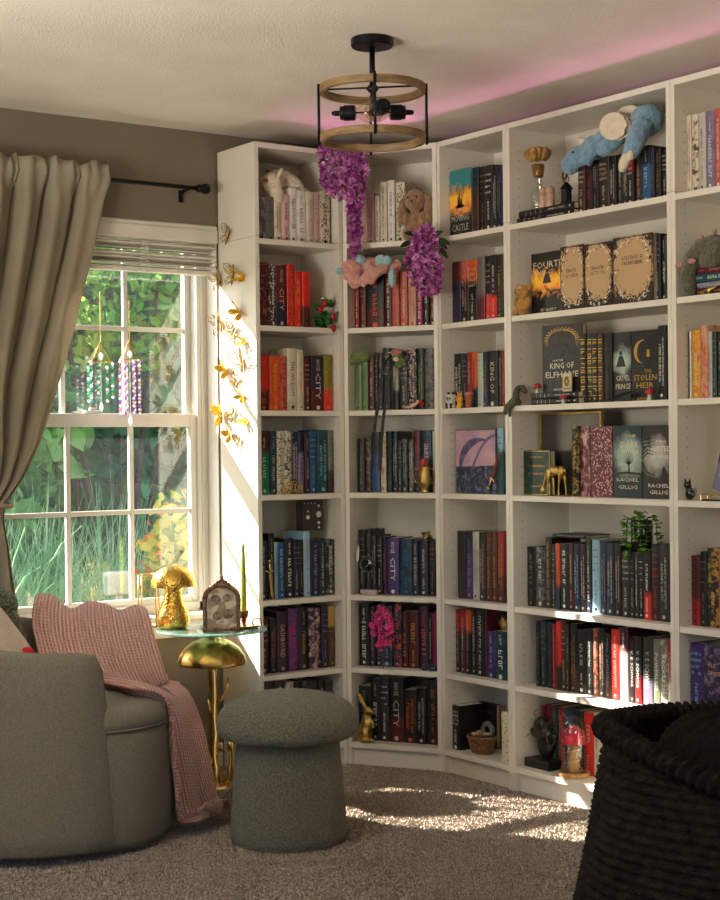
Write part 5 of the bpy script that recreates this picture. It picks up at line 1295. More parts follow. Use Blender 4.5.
# dagger on the fifth shelf
def dagger(name, label, un, x, r, lv, L, lean, M, blade, yaw=0, hilt=.3):
    t = deco(name, label, 'dagger', un, x, r, lv)
    R = Matrix.Rotation(lean, 4, 'Y') @ Matrix.Rotation(-.06, 4, 'X')
    h0 = L*(1-hilt)
    m_ = MB(); vs = [R @ Vector(p) for p in ((0, 0, 0), (-.006, 0, .02), (0, -.002, .02), (.006, 0, .02), (0, .002, .02), (-.007, 0, h0), (0, -.0025, h0), (.007, 0, h0), (0, .0025, h0))]
    m_.add(vs, [(0, 2, 1), (0, 3, 2), (0, 4, 3), (0, 1, 4), (1, 2, 6, 5), (2, 3, 7, 6), (3, 4, 8, 7), (4, 1, 5, 8), (5, 6, 7, 8)]); m_.build('blade', blade, t)
    m_ = MB(); m_.tube([R @ Vector(p) for p in ((-.022, 0, h0+.004), (-.01, 0, h0-.001), (.01, 0, h0-.001), (.022, 0, h0+.004))], [.003, .0035, .0035, .003], 8)
    m_.tube([R @ Vector((0, 0, h0)), R @ Vector((0, 0, L-.012))], [.004, .0035], 8); m_.ball(R @ Vector((0, 0, L-.008)), .007, 10); m_.build('hilt', M, t, smooth=True)
    return t
dagger('letter_dagger', 'small gold dagger standing in front of the blue books', 1, 273, .012, 5, .155, -.06, gold, goldr)
# patterned dark box on the books
t = deco('game_box', 'dark box with white hexagon motifs standing on the blue row', 'box', 1, 312, .075, z=LV[5]+.2085)
_s = (t.location-U[1].o).dot(U[1].e); t.location.z = LV[5]+top_of(1, 5, _s-.048, _s+.048)
MB().box(-.048, 0, 0, .048, .045, .118).build('carton', mat('dark_box', '#322c2b', .5, c2='#3b3433', scale=20), t, bevel=.001)
m_ = MB()
for (x, z, r_) in ((.028, .062, .013), (-.022, .052, .009), (.028, .030, .007), (.028, .095, .005), (.028, .012, .005), (-.022, .075, .004)):
    m_.lathe([(r_, -.0005), (r_, .0005)], 6, M=Matrix.Translation((x, 0, z)) @ Matrix.Rotation(PI/2, 4, 'X'))
for x in (-.035, -.02, -.005, .01): m_.lathe([(.0022, -.0005), (.0022, .0005)], 6, M=Matrix.Translation((x, 0, .106)) @ Matrix.Rotation(PI/2, 4, 'X'))
m_.build('motifs', mat('box_white', '#e0dccb', .5), t)
# gold urn
t = deco('gold_urn', 'little gold handled urn with a red flower at the right of the fourth shelf', 'urn', 2, 424.5, .018, 4); t.scale = (1.35, 1, 1.5)
MB().lathe([(0, 0), (.013, 0), (.014, .004), (.008, .008), (.010, .013), (.019, .022), (.021, .034), (.016, .048), (.0145, .06), (.0155, .066), (.013, .066), (.012, .05), (0, .04)], 24).build('vessel', goldr, t, smooth=True)
for s in (-1, 1): MB().tube([(s*.015, 0, .06), (s*.03, 0, .062), (s*.034, 0, .045), (s*.028, 0, .028), (s*.018, 0, .024)], .0016, 6).build('handle', goldr, t, smooth=True)
m_ = MB(); [m_.ball((.006*math.cos(a), .006*math.sin(a), .074+.004*(a % 2)), (.007, .006, .009), 8) for a in range(6)]; m_.build('flower', mat('dusty_red_petal', '#b0453c', .8), t, smooth=True)
# fine gold chain thing on the same shelf
t = deco('gold_chain', 'thin gold chain lying at the front of the fourth shelf, corner bookcase', 'chain', 2, 367, .012, 4)
m_ = MB()
for k in range(26):
    a = k*.55; m_.lathe([(.0025, -.0005), (.0025, .0005), (.0012, .0006), (.0012, -.0005)], 6, c=(-.03+.0022*k+.004*math.cos(a), .005*math.sin(a*1.4), .0012))
m_.build('links', gold, t)
# round mirror ornament etc on fifth shelf
t = deco('round_ornament', 'round dark glass ornament with a beaded green rim on the fifth shelf', 'ornament', 2, 366.5, .03, z=LV[5]+.118)
Rx = Matrix.Rotation(PI/2, 4, 'X')
m_ = MB(); m_.tube([Rx @ Vector((.030*math.cos(a*PI/18), .030*math.sin(a*PI/18), 0)) for a in range(36)], .004, 8, closed=True)
for a in range(20): m_.ball(Rx @ Vector((.030*math.cos(a*PI/10), .030*math.sin(a*PI/10), .003)), .0042, 6)
m_.build('rim', mat('verdigris_rim', '#7d8068', .5, .3, c2='#3c4334', scale=120), t, smooth=True)
MB().lathe([(.028, -.003), (.027, .002), (.015, .006), (0, .007)], 28, M=Rx).build('lens', mat('smoky_glass', '#0d1620', .06, coat=1), t, smooth=True)
MB().tube([(0, .0, -.03), (0, .004, -.07), (0, .004, -.1165)], .003, 6).build('stand', mat('verdigris_rim', '#7d8068', .5), t)
t = deco('marble_box', 'small rounded pinkish stone box at the front of the fifth shelf', 'box', 2, 369, .018, 5)
MB().lathe([(0, 0), (.034, 0), (.037, .004), (.037, .011), (0, .011)], 28, sy=.5).build('base', mat('pink_marble', '#cbb0a5', .35, c2='#a58c86', scale=50), t, smooth=False, bevel=.001)
MB().lathe([(.037, .0115), (.037, .018), (.033, .022), (0, .023)], 28, sy=.5).build('lid', mat('pink_marble', '#cbb0a5', .35), t, smooth=False)
t = deco('feather_bookmark', 'narrow white feather leaning on the left panel of the fifth shelf', 'feather', 2, 356, .02, z=LV[5]+.135)
m_ = MB(); vs = []
for k in range(9):
    f = k/8; wv = .006*math.sin(PI*min(1, f*1.1+.03))**.6+.0004; vs += [(-wv+.006*f, 0, .075*f-.01), (0.006*f, -.002, .075*f-.01), (wv+.006*f, 0, .075*f-.01)]
m_.add(vs, [(3*k+a, 3*k+a+1, 3*k+a+4, 3*k+a+3) for k in range(8) for a in range(2)]); m_.build('vane', mat('white_feather', '#ded9cc', .8), t, smooth=True)
MB().tube([(0, -.001, -.03), (.006, -.002, .066)], .0008, 5).build('quill', fur_w, t)
t = deco('gold_star', 'gold faceted star ornament on top of the navy books, fifth shelf', 'ornament', 2, 426, .07, z=LV[5]+.2085)
_s = (t.location-U[2].o).dot(U[2].e); t.location.z = LV[5]+top_of(2, 5, _s-.02, _s+.02)
m_ = MB(); vs = [(0, 0, 0)]
import itertools
base = [Vector(p).normalized() for p in itertools.product((-1, 1), repeat=3)]
ax = [Vector(p) for p in ((1, 0, 0), (-1, 0, 0), (0, 1, 0), (0, -1, 0), (0, 0, 1), (0, 0, -1))]
for a_ in ax:
    cn = sorted([b for b in base if b.dot(a_) > .3], key=lambda b: math.atan2(*( (b.y, b.z) if abs(a_.x) > .5 else (b.x, b.z) if abs(a_.y) > .5 else (b.x, b.y))))
    pts = [a_*.027]+[b*.014 for b in cn]; m_.add([p+Vector((0, 0, .0)) for p in pts], [(0, 1+k, 1+(k+1) % 4) for k in range(4)])
o = m_.build('star', gold, t); o.location = (0, 0, .0165); o.rotation_euler = (.62, .5, .3)
# orchid bouquet
t = deco('pink_bouquet', 'bright pink lacy flower bouquet in front of the purple books', 'artificial flowers', 2, 380.5, .012, z=LV[6]+.155); t.scale = (1.12, 1, 1.16)
rn = random.Random(12); m_ = MB()
for k in range(70):
    a = rn.uniform(0, 6.28); rr = math.sqrt(rn.random()); c0 = Vector((rr*.044*math.cos(a), rn.uniform(-.012, .008), rr*.072*math.sin(a)+.0)); s = rn.uniform(.009, .013)
    if c0.z > .04 and abs(c0.x) > .038: continue
    for p_ in range(5):
        b = p_*1.2566+a; d = Vector((math.cos(b), 0, math.sin(b))); e = Vector((-math.sin(b), 0, math.cos(b)))
        m_.add([c0, c0+d*s*.5+e*s*.28+Vector((0, -.004, 0)), c0+d*s+Vector((0, -.001, 0)), c0+d*s*.5-e*s*.28+Vector((0, -.004, 0))], [(0, 1, 2, 3)])
m_.build('petals', leaf_mat('hot_pink_petal', '#c9306e', '#ee5f9a', .15, 60), t)
MB().tube([(0, .004, -.133), (.003, .004, -.05), (0, .004, 0)], .0016, 5).build('stem', stemM, t)
t = deco('small_dark_box', 'small dark patterned box under the magenta book, sixth shelf', 'box', 2, 429.5, .014, 6)
MB().box(-.030, 0, 0, .030, .03, .022).build('case', mat('dark_print_box', '#15161f', .4, c2='#8d93a8', scale=130, lo=.36, hi=.46), t, bevel=.001)
# golden rabbit
t = deco('gold_rabbit', 'gold rabbit figurine sitting upright on the bottom shelf of the corner bookcase', 'figurine', 2, 364.5, -.002, 7)
t.location.z = LV[7]+.0006
u2 = U[2]; s_, z_ = u2.px(364.5, 738, .035); t.location = u2.pt(s_, .035, LV[7]+.0006); t.rotation_euler = (0, 0, u2.phi+.25); t.location += u2.e*.012-u2.n*.012
blob('body', [((-.006, 0, .035), (.033, .032, .037)), ((.004, -.004, .07), (.024, .024, .032)), ((.004, -.006, .098), (.018, .017, .018)), ((.012, -.012, .122), (.018, .016, .0175)), ((.026, -.016, .118), (.012, .011, .011)),
              ((.0, -.02, .012), (.022, .024, .013)), ((.02, -.022, .009), (.02, .013, .009)), ('T', [(.018, -.012, .09), (.03, -.02, .075), (.034, -.022, .058)], [.009, .008, .007]), ((-.036, .004, .018), (.012, .012, .012)),
              ((.0, -.024, .036), (.02, .014, .024))], goldr, t, .0035, 0, .01, sm=2)
for s, yy in ((0, -.002), (1, .012)):
    blob('ear', [('T', [(.004-.006*s, yy-.01, .132), (-.012-.006*s, yy-.006, .158), (-.022-.010*s, yy, .186)], [.005, .009, .004])], goldr, t, .003, 0, .01)
# toys in unit 3
t = deco('panda_figure', 'black and white toy figure at the left of the toy trio', 'figurine', 3, 451, .02, 3)
m_ = MB(); m_.box(-.016, -.01, .0, .016, .012, .024); m_.box(-.018, -.012, .025, .018, .014, .052); m_.build('body', mat('white_toy', '#e6e2d8', .5), t, bevel=.005, seg=3)
m_ = MB(); [m_.ball(c0, r_, 8) for c0, r_ in (((-.008, -.012, .038), (.005, .002, .006)), ((.008, -.012, .038), (.005, .002, .006)), ((-.014, 0, .056), .006), ((.014, 0, .056), .006), ((-.012, -.010, .014), .006), ((.012, -.010, .014), .006), ((0, -.013, .031), .003), ((-.01, -.008, .004), .006), ((.01, -.008, .004), .006))]
m_.build('patches', mat('black_toy', '#161616', .5), t, smooth=True)
t = deco('yellow_creature_figure', 'small yellow spiky haired toy figure in the middle of the toy trio', 'figurine', 3, 460, .016, 3)
blob('body', [((0, 0, .012), (.012, .010, .013)), ((0, -.002, .034), (.017, .013, .015)), ((-.009, -.004, .004), (.006, .008, .005)), ((.009, -.004, .004), (.006, .008, .005))], mat('yellow_toy', '#eda92f', .5), t, .003)
for k in range(3): MB().tube([((k-1)*.008, 0, .046), ((k-1)*.012, 0, .062)], [.004, .0006], 6).build('tuft', mat('yellow_toy', '#eda92f', .5), t)
for s in (-1, 1): MB().ball((s*.006, -.0155, .034), .0022, 6).build('eye', shiny, t, smooth=True)
t = deco('toy_drink_cup', 'small brown drink cup with pale lid at the right of the toy trio', 'cup', 3, 469, .018, 3)
MB().lathe([(0, .0), (.012, 0), (.0165, .048), (0, .048)], 20).build('cup', mat('iced_coffee', '#a45a3e', .25, c2='#8a4730', scale=40), t, smooth=False)
MB().lathe([(.0175, .0482), (.0175, .051), (.013, .056), (0, .057)], 20).build('lid', mat('pale_pink_lid', '#d79c90', .4), t)
# pink seascape cover facing out (fourth shelf of unit 3) with blue book behind and sword
c34 = (435, 415, 9.0)
b34 = face_out(3, 4, c34, 180, 548, 128, .03, 'db', 'li', 'm', [], 'cr', 'large cover with a dark crescent wave on pink sky, facing out', r=.05)
w34 = .03
ch_ = [c for c in b34.children if c.name.startswith('cover')][0]
Lw = max(v.co.y for v in ch_.data.vertices); Hh_ = max(v.co.z for v in ch_.data.vertices)
m_ = MB(); m_.add([(w34+.0005, Lw*.02, Hh_*.42), (w34+.0005, Lw*.98, Hh_*.44), (w34+.0005, Lw*.98, Hh_*.99), (w34+.0005, Lw*.02, Hh_*.99)], [(0, 1, 2, 3)])
m_.build('sky_print', mat('dusky_pink_print', '#d3a6a8', .5, c2='#b58aa6', scale=12), b34)
def arc_strip(pts, wds, off):
    mb = MB(); vs = []
    for i, (y, z) in enumerate(pts):
        a = pts[max(0, i-1)]; b = pts[min(len(pts)-1, i+1)]; d = Vector((b[0]-a[0], b[1]-a[1])).normalized()
        for sg in (-1, 1): vs.append((off, (y-sg*d[1]*wds[i])*Lw, (z+sg*d[0]*wds[i])*Hh_))
    return mb.add(vs, [(2*k, 2*k+1, 2*k+3, 2*k+2) for k in range(len(pts)-1)])
pts = [(.14+.0*k+.62*(1-math.cos(k/12*1.75))/1.18 if True else 0, .42+.42*math.sin(k/12*1.75)) for k in range(13)]
arc_strip(pts, [.02+.05*math.sin(PI*min(1, k/12+.08)) for k in range(13)], w34+.001).build('wave_print', mat('plum_print', '#4d4562', .5, c2='#6f6484', scale=40), b34)
pts = [(.98-.55*k/10, .9-.5*(k/10)**2) for k in range(11)]
arc_strip(pts, [.025]*11, w34+.0008).build('swirl_print', mat('mauve_print', '#7b6c92', .5), b34)
row(3, 4, c34, '552 606 120 te nv t:lb', .05)
dagger('ornate_sword', 'slim copper sword with gold guard leaning across the pink cover', 3, 482, .035, 4, .16, .28, gold, mat('copper_blade', '#a5604a', .3, .8), hilt=.3)
t_ = [o for o in bpy.data.objects if o.name.startswith('ornate_sword')][0]
t_.matrix_world = Matrix.Translation(U[3].pt(U[3].px(500, 455, .035)[0]-.004, .035, LV[4]+.154)) @ Matrix.Rotation(U[3].phi, 4, 'Z') @ Matrix.Rotation(PI+.22, 4, 'Y')
# golden dragon ornament above unit 3 sixth shelf right books
t = deco('gold_shell_ornament', 'golden shell shaped ornament lying on the two short books, sixth shelf', 'ornament', 3, 500, .09, z=LV[6]+.175)
_s = (t.location-U[3].o).dot(U[3].e); t.location.z = LV[6]+top_of(3, 6, _s-.02, _s+.03)
m_ = MB()
for k in range(9):
    a = -1.1+k*.27; m_.tube([(.028, 0, .0), (.028-.02*math.cos(a), .0-.006, .003+.022+.02*math.sin(a)), (.028-.052*math.cos(a), .0, .006+.02+.028*math.sin(a))], [.002, .006, .003], 6)
m_.ball((.02, 0, .02), (.018, .014, .02), 10); m_.build('shell', goldr, t, smooth=True)
# wicker basket with contents
def basket(t, r0, r1, h, nst, nb, M):
    m_ = MB()
    for k in range(nb):
        f = k/(nb-1); z = .004+f*h; R = r0+(r1-r0)*f**.8
        m_.tube([((R+.0016*math.sin(a*PI/nst*nst+k*PI+a*PI))*math.cos(2*PI*a/(2*nst)), (R+.0016*math.cos(a*PI+k*PI))*.72*math.sin(2*PI*a/(2*nst)), z) for a in range(2*nst)], .0026, 5, closed=True)
    m_.build('weave', M, t, smooth=True)
    m_ = MB()
    for k in range(nst):
        a = 2*PI*k/nst; m_.tube([(r0*math.cos(a), r0*.72*math.sin(a), .001), ((r0+(r1-r0)*.6)*math.cos(a), (r0+(r1-r0)*.6)*.72*math.sin(a), h*.5), (r1*math.cos(a), r1*.72*math.sin(a), h)], .002, 5)
    m_.lathe([(0, .001), (r0, .001), (r0, .004), (0, .004)], 20, sy=.72); m_.build('ribs', M, t)
    MB().tube([(r1*math.cos(2*PI*a/40), r1*.72*math.sin(2*PI*a/40), h+.003) for a in range(40)], .005, 8, closed=True).build('rim', M, t, smooth=True)
wick = mat('wicker', '#9a6b3f', .6, c2='#6e4626', scale=90, bump=.4)
t = deco('wicker_basket', 'small round wicker basket on the bottom shelf, narrow bookcase', 'basket', 3, 482, .066, 7)
basket(t, .042, .062, .058, 18, 9, wick)
rn = random.Random(3)
for k, lab in enumerate(('cream ribbed seashell piled in the small wicker basket', 'pale pink seashell on the left of the small wicker basket', 'brown seashell in the middle of the small wicker basket', 'tan seashell near the basket front')):
    sh = thing('seashell', lab, 'shell', tuple(t.matrix_basis @ Vector(((-.03, -.015, .062), (-.012, .01, .070), (.015, -.01, .064), (.03, .01, .07))[k])), k*1.3, 'shells in the small wicker basket')
    m_ = MB()
    for q in range(9):
        a = -1.2+q*.3; m_.tube([(0, 0, 0), (.012*math.cos(a), .012*math.sin(a), .008), (.021*math.cos(a), .021*math.sin(a), .003)], [.001, .0035, .0025], 6)
    m_.build('ribbed_shell', mat('seashell_%d' % k, ('#d9c6a8', '#c9a294', '#a5805c', '#c4a277')[k], .5, scale=80), sh, smooth=True)
rg = thing('grey_ring', 'thick grey felt ring leaning in the small wicker basket', 'ring', tuple(t.matrix_basis @ Vector((.022, .012, .085))), U[3].phi, None)
MB().tube([(.026*math.cos(a*PI/16), 0, .026*math.sin(a*PI/16)) for a in range(32)], .010, 10, closed=True).build('ring', mat('grey_felt', '#6d706a', .9, bump=.4, bscale=150), rg, smooth=True)
t = deco('speckled_book', 'cream speckled narrow case standing at the right end, bottom shelf, narrow bookcase', 'book', 3, 505.5, .005, 7)
MB().box(-.021, .0, 0, .021, .10, .185).build('cover', mat('speckled_cream', '#d9caaa', .6, c2='#4a3d2c', scale=110, detail=4, lo=.36, hi=.44), t, bevel=.002)
t.location = U[3].pt(.4-.018-.0235, .006, LV[7]+.0006)

# ---- unit 4 top: dried flower in pot, little bottles, lantern, dragon
t = deco('dried_flower', 'gold dried protea flower standing in a small amber pot', 'dried flower', 4, 541, .07, z=LV[1]+.0455); t.scale = (1.2, 1.2, 1.1)
MB().lathe([(0, 0), (.022, 0), (.023, .006), (.020, .06), (.013, .085), (.009, .105), (.008, .12)], 20).build('glass_base', glass_mat('clear_vase_glass', (.93, .93, .9), .25), t, smooth=True)
MB().lathe([(0, .1055), (.013, .1055), (.016, .112), (.019, .145), (.017, .147), (0, .145)], 20).build('pot', mat('amber_glass', '#8a5c22', .2, c2='#6b4415', scale=30), t, smooth=True)
m_ = MB(); rn = random.Random(8)
for k in range(26):
    a = k*2.4; rr = .008+.018*((k % 13)/13); tilt = rr*24
    m_.ball((rr*1.2*math.cos(a), rr*1.2*math.sin(a), .168+.014*math.cos(tilt*1.6)), (.010, .010, .022), 8, rot=(-.5*math.sin(a)*rr*38, .5*math.cos(a)*rr*38, 0))
m_.build('petals', mat('dried_gold_petal', '#b98d4a', .7, c2='#8d6430', scale=60, bump=.4), t, smooth=True)
for k, (x, lab) in enumerate(((545.6, 'left cream corked bottle on the lying pair of books'), (552.5, 'right, wider cream bottle on the lying pair of books'))):
    t = deco('cream_bottle', lab, 'bottle', 4, x, .05, z=LV[1]+.0455, group='cream bottles on the lying books')
    MB().lathe([(0, 0), (.013+.002*k, 0), (.0145+.002*k, .003), (.0145+.002*k, .062), (.011, .070), (0, .071)], 18).build('body', mat('cream_ceramic', '#c9a98a', .5, c2='#b3927a', scale=30), t, smooth=True)
    MB().lathe([(.0147+.002*k, .045), (.0149+.002*k, .046), (.0149+.002*k, .048), (.0147+.002*k, .049)], 18).build('band', goldr, t)
t = deco('black_lantern', 'dark little lantern figurine between the bottles and the black books', 'lantern', 4, 569, .06, z=LV[1]+.0455)
m_ = MB(); m_.lathe([(0, 0), (.022, 0), (.022, .006), (.018, .01), (.018, .05), (.023, .054), (.012, .068), (.004, .076), (0, .078)], 8); m_.build('housing', mat('black_iron', '#191817', .5, .4), t)
MB().tube([(.012*math.cos(a*PI/8), 0, .085+.012*math.sin(a*PI/8)) for a in range(16)], .0015, 5, closed=True).build('handle', blk, t)
m_ = MB(); m_.tube([(-.012, 0, .075), (-.02, 0, .10), (-.008, 0, .13), (-.016, 0, .155)], [.002, .004, .003, .001], 6); m_.tube([(-.004, 0, .08), (.004, 0, .105), (-.004, 0, .13)], [.002, .005, .001], 6)
m_.build('dried_leaves', mat('dried_leaf', '#5c4022', .8), t, smooth=True)
t = deco('plush_dragon', 'blue plush dragon with cream wings draped over the top shelf books, wide bookcase', 'plush toy', 4, 612, .045, z=LV[1]+.218); t.scale = (1.2, 1.15, 1.2)
blob('body', [((-.135, -.02, -.040), (.030, .028, .030)), ((-.105, -.015, -.022), (.038, .030, .030), (0, .3, 0)), ((-.062, 0, -.004), (.042, .036, .036)), ((-.015, .01, .012), (.045, .036, .034)), ((.045, .02, .026), (.05, .04, .034)), ((.115, .03, .045), (.05, .045, .045)),
              ('T', [(-.02, -.005, .005), (-.045, -.03, -.025), (-.058, -.04, -.052)], [.020, .020, .021]), ('T', [(.045, -.005, .005), (.025, -.03, -.018), (-.005, -.035, -.022)], [.022, .022, .02]),
              ('T', [(.13, .0, .03), (.135, -.04, -.03), (.12, -.045, -.06)], [.03, .028, .022])], fur_bl, t, .006, .004, .012)
def scal(pts, th, name, loc, rot, M):
    mb = MB(); n = len(pts); mb.add([(x, -th, z) for x, z in pts]+[(x, th, z) for x, z in pts], [(i, (i+1) % n, n+(i+1) % n, n+i) for i in range(n)]+[tuple(range(n)), tuple(range(n, 2*n))[::-1]])
    return mb.build(name, M, t, loc=loc, rot=rot, bevel=.004, seg=3)
wg = [(.045*math.cos(a*PI/14)*(1.0 if not (a % 3 == 0 and (a < 6 or a > 22)) else .88), .033*math.sin(a*PI/14)*(1.0)) for a in range(28)]
scal(wg, .009, 'wing', (.055, -.032, .032), (0, .25, .1), fur_w)
scal([(x*.8, z*.45) for x, z in wg], .009, 'wing', (.06, .02, .075), (0, .0, .1), fur_w)
blob('horn', [((-.088, -.02, .020), (.020, .012, .010), (0, .4, 0)), ((-.075, -.015, .010), (.008, .009, .014))], fur_w, t, .004, .002, .01)
blob('paw', [((.112, -.055, -.075), (.016, .014, .03), (0, .5, 0)), ((.135, -.055, -.06), (.012, .012, .016))], fur_w, t, .004, .002, .01)
MB().ball((-.098, -.046, -.014), .0035, 8).build('eye', shiny, t, smooth=True)
MB().ball((.012, .02, .045), (.014, .01, .012), 8).build('back_spike', mat('red_felt', '#a9221f', .8), t, smooth=True)
# teddy
t = deco('teddy_bear', 'small honey coloured teddy bear at the left end of the second shelf', 'plush toy', 4, 524, .035, 2)
blob('body', [((0, 0, .034), (.027, .024, .031)), ((0, -.006, .082), (.029, .024, .026)), ((0, -.028, .076), (.012, .010, .010)), ((-.017, -.018, .011), (.014, .02, .012)), ((.017, -.018, .011), (.014, .02, .012)), ((-.032, -.008, .045), (.011, .013, .02)), ((.032, -.008, .045), (.011, .013, .02))], fur_h, t, .004, .003, .008)
for s in (-1, 1):
    blob('ear', [((s*.026, 0, .100), (.012, .007, .012))], fur_h, t, .003, .002, .008)
    MB().ball((s*.010, -.030, .088), .0028, 8).build('eye', shiny, t, smooth=True)
MB().ball((0, -.038, .078), (.004, .003, .003), 8).build('nose', shiny, t, smooth=True)
# unit 4 third shelf small things
def toadstool(lab, x, r, z, s, lv=3):
    t = deco('toadstool_figurine', lab, 'figurine', 4, x, r, z=z, group='tiny red toadstools on the third shelf')
    MB().lathe([(0, 0), (.008*s, 0), (.0065*s, .004*s), (.005*s, .016*s), (0, .018*s)], 14).build('stem', mat('toadstool_stem', '#d8cdb8', .6), t, smooth=True)
    MB().lathe([(.004*s, .0165*s), (.0125*s, .0158*s), (.0135*s, .019*s), (.011*s, .026*s), (.006*s, .031*s), (0, .0325*s)], 18).build('cap', mat('toadstool_red', '#b3202a', .35), t, smooth=True)
    m_ = MB(); [m_.ball((.0095*s*math.cos(a*1.26+.5), .0095*s*math.sin(a*1.26+.5), .0268*s), .0016*s, 6) for a in range(5)]; m_.ball((0, 0, .0325*s), .0018*s, 6); m_.build('spots', mat('toadstool_stem', '#d8cdb8', .6), t, smooth=True)
toadstool('toadstool figurine standing on the lying book pair beside the charcoal cover', 538, .035, LV[3]+.0425, 1.1)
toadstool('toadstool figurine at the shelf edge in front of the lying book pair', 564, .008, LV[3]+.0005, 1.0)
toadstool('biggest toadstool figurine, in front of the black moon cover', 650, .018, LV[3]+.0005, 1.25)
t = deco('gold_bordered_card', 'cream card with a gold flower on the lying pair of books', 'card', 4, 567.5, .028, z=LV[3]+.0425)
MB().box(-.022, 0, 0, .022, .006, .062).build('card', mat('cream_card', '#cdbf98', .6), t, bevel=.001)
m_ = MB(); [m_.ball((.009*math.cos(a*1.05), -.001, .034+.012*math.sin(a*1.05)), (.006, .0012, .007), 8) for a in range(6)]; m_.box(-.017, -.0006, .008, .017, 0, .012); m_.build('motif', mat('gold_dark_motif', '#8a6a25', .4, .5), t)
t = deco('black_feather_quill', 'black feather quill lying along the front of the third shelf', 'quill', 4, 622, .022, 3)
m_ = MB(); vs = []
for k in range(13):
    f = k/12; wv = .008*math.sin(PI*min(1, f+.06))**.6; z0 = .004+.028*f
    vs += [(-.07+.13*f, -.002, z0-wv), (-.07+.13*f, -.004, z0), (-.07+.13*f, 0, z0+wv)]
m_.add(vs, [(3*k+a, 3*k+a+1, 3*k+a+4, 3*k+a+3) for k in range(12) for a in range(2)]); m_.build('vane', mat('black_feather', '#151413', .6), t, smooth=True)
MB().tube([(-.10, -.003, .004), (.06, -.004, .032)], .0014, 5).build('shaft', blk, t)
t = deco('plush_serpent', 'olive green serpent plush hanging over the left edge of the third shelf', 'plush toy', 4, 520, .03, 3)
blob('body', [('T', [(.012, .02, .045), (-.004, .015, .066), (-.014, .0, .062), (-.006, -.012, .045), (.004, -.02, .028), (-.004, -.032, .012), (-.022, -.042, -.006), (-.030, -.046, -.03)], [.008, .010, .012, .012, .013, .013, .012, .008]),
              ('T', [(.002, .0, .012), (.0, -.03, .010), (-.008, -.046, -.012), (-.002, -.046, -.04)], [.012, .012, .010, .004])], mat('olive_plush', '#5d6040', .8, c2='#484b32', scale=60, bump=.5, bscale=180), t, .004, .002, .01)
# fourth shelf frame + deer
t = deco('framed_picture', 'dark picture in a thin gold frame behind the fourth shelf books', 'picture', 4, 566, .2, 4)
u = U[4]; s0, z1 = u.px(539, 413, .11); s1, _ = u.px(601, 413, .11); hh = z1-LV[4]; ww = s1-s0; s0 = max(s0, .02); ww = s1-s0; t.location = u.pt((s0+s1)/2, .11, LV[4]+.0006)
m_ = MB()
for (x0, z0, x1, z1_) in ((-ww/2, 0, ww/2, .008), (-ww/2, hh-.008, ww/2, hh), (-ww/2, .008, -ww/2+.008, hh-.008), (ww/2-.008, .008, ww/2, hh-.008)): m_.box(x0, 0, z0, x1, .014, z1_)
m_.build('frame', goldr, t, bevel=.001)
MB().box(-ww/2+.008, .006, .008, ww/2-.008, .012, hh-.008).build('picture', mat('dark_picture', '#4a4440', .3, c2='#35302e', scale=8), t)
t = deco('gold_deer', 'gold deer figurine grazing on the fourth shelf', 'figurine', 4, 556, .02, 4)
blob('body', [((.0, 0, .088), (.036, .014, .017), (0, .18, 0)), ((.026, 0, .086), (.018, .014, .02)), ((-.024, 0, .082), (.016, .013, .018)), ('T', [(-.03, 0, .088), (-.044, 0, .07), (-.056, 0, .045), (-.060, 0, .032)], [.012, .008, .006, .006]),
              ((-.066, -.002, .020), (.010, .006, .013), (0, .5, 0))]
     + [('T', [(x, y, .08), (x+dx*.5, y, .045), (x+dx, y, .02), (x+dx*.8, y, .001)], [.009, .0042, .0032, .0036]) for x, y, dx in ((-.026, -.007, -.008), (-.022, .008, .004), (.03, -.008, -.008), (.034, .008, .010))], goldr, t, .0028, 0, .01)
for s in (-1, 1): MB().tube([(-.060, s*.004, .032), (-.064, s*.014, .040)], [.003, .0008], 6).build('ear', goldr, t)
MB().tube([(.044, 0, .09), (.05, 0, .082)], [.004, .001], 6).build('tail', goldr, t)
# trailing plant on fifth shelf
t = deco('potted_plant', 'trailing green leafy plant in a dark glass jar on the fifth shelf books', 'potted plant', 4, 641, .09, z=LV[5]+.187)
_s = (t.location-U[4].o).dot(U[4].e); t.location.z = LV[5]+top_of(4, 5, _s-.036, _s+.036); t.scale = (1.15, 1.15, 1.1)
MB().lathe([(0, 0), (.030, 0), (.032, .004), (.032, .09), (.030, .094), (.028, .09), (.028, .06), (0, .058)], 28).build('jar', mat('dark_jar', '#15140f', .12, coat=.6), t, smooth=True)
MB().lathe([(.033, .078), (.0335, .080), (.033, .082)], 28).build('wire', mat('steel_wire', '#b8b8b4', .3, .9), t)
MB().box(-.022, -.034, .03, -.010, -.0315, .07).build('label', mat('pale_tag', '#cfcbb8', .6, c2='#8f8c78', scale=120), t)
rn = random.Random(6); lfm = leaf_mat('vivid_leaf', '#3f7a2a', '#8cc04a', .25, 30)
m_ = MB()
vines = [(-.9, .10), (-2.2, .11), (-1.4, .05), (-.4, .09), (2.9, .09), (-2.7, .06), (0.4, .06), (-1.0, .03)]
cnt = 0
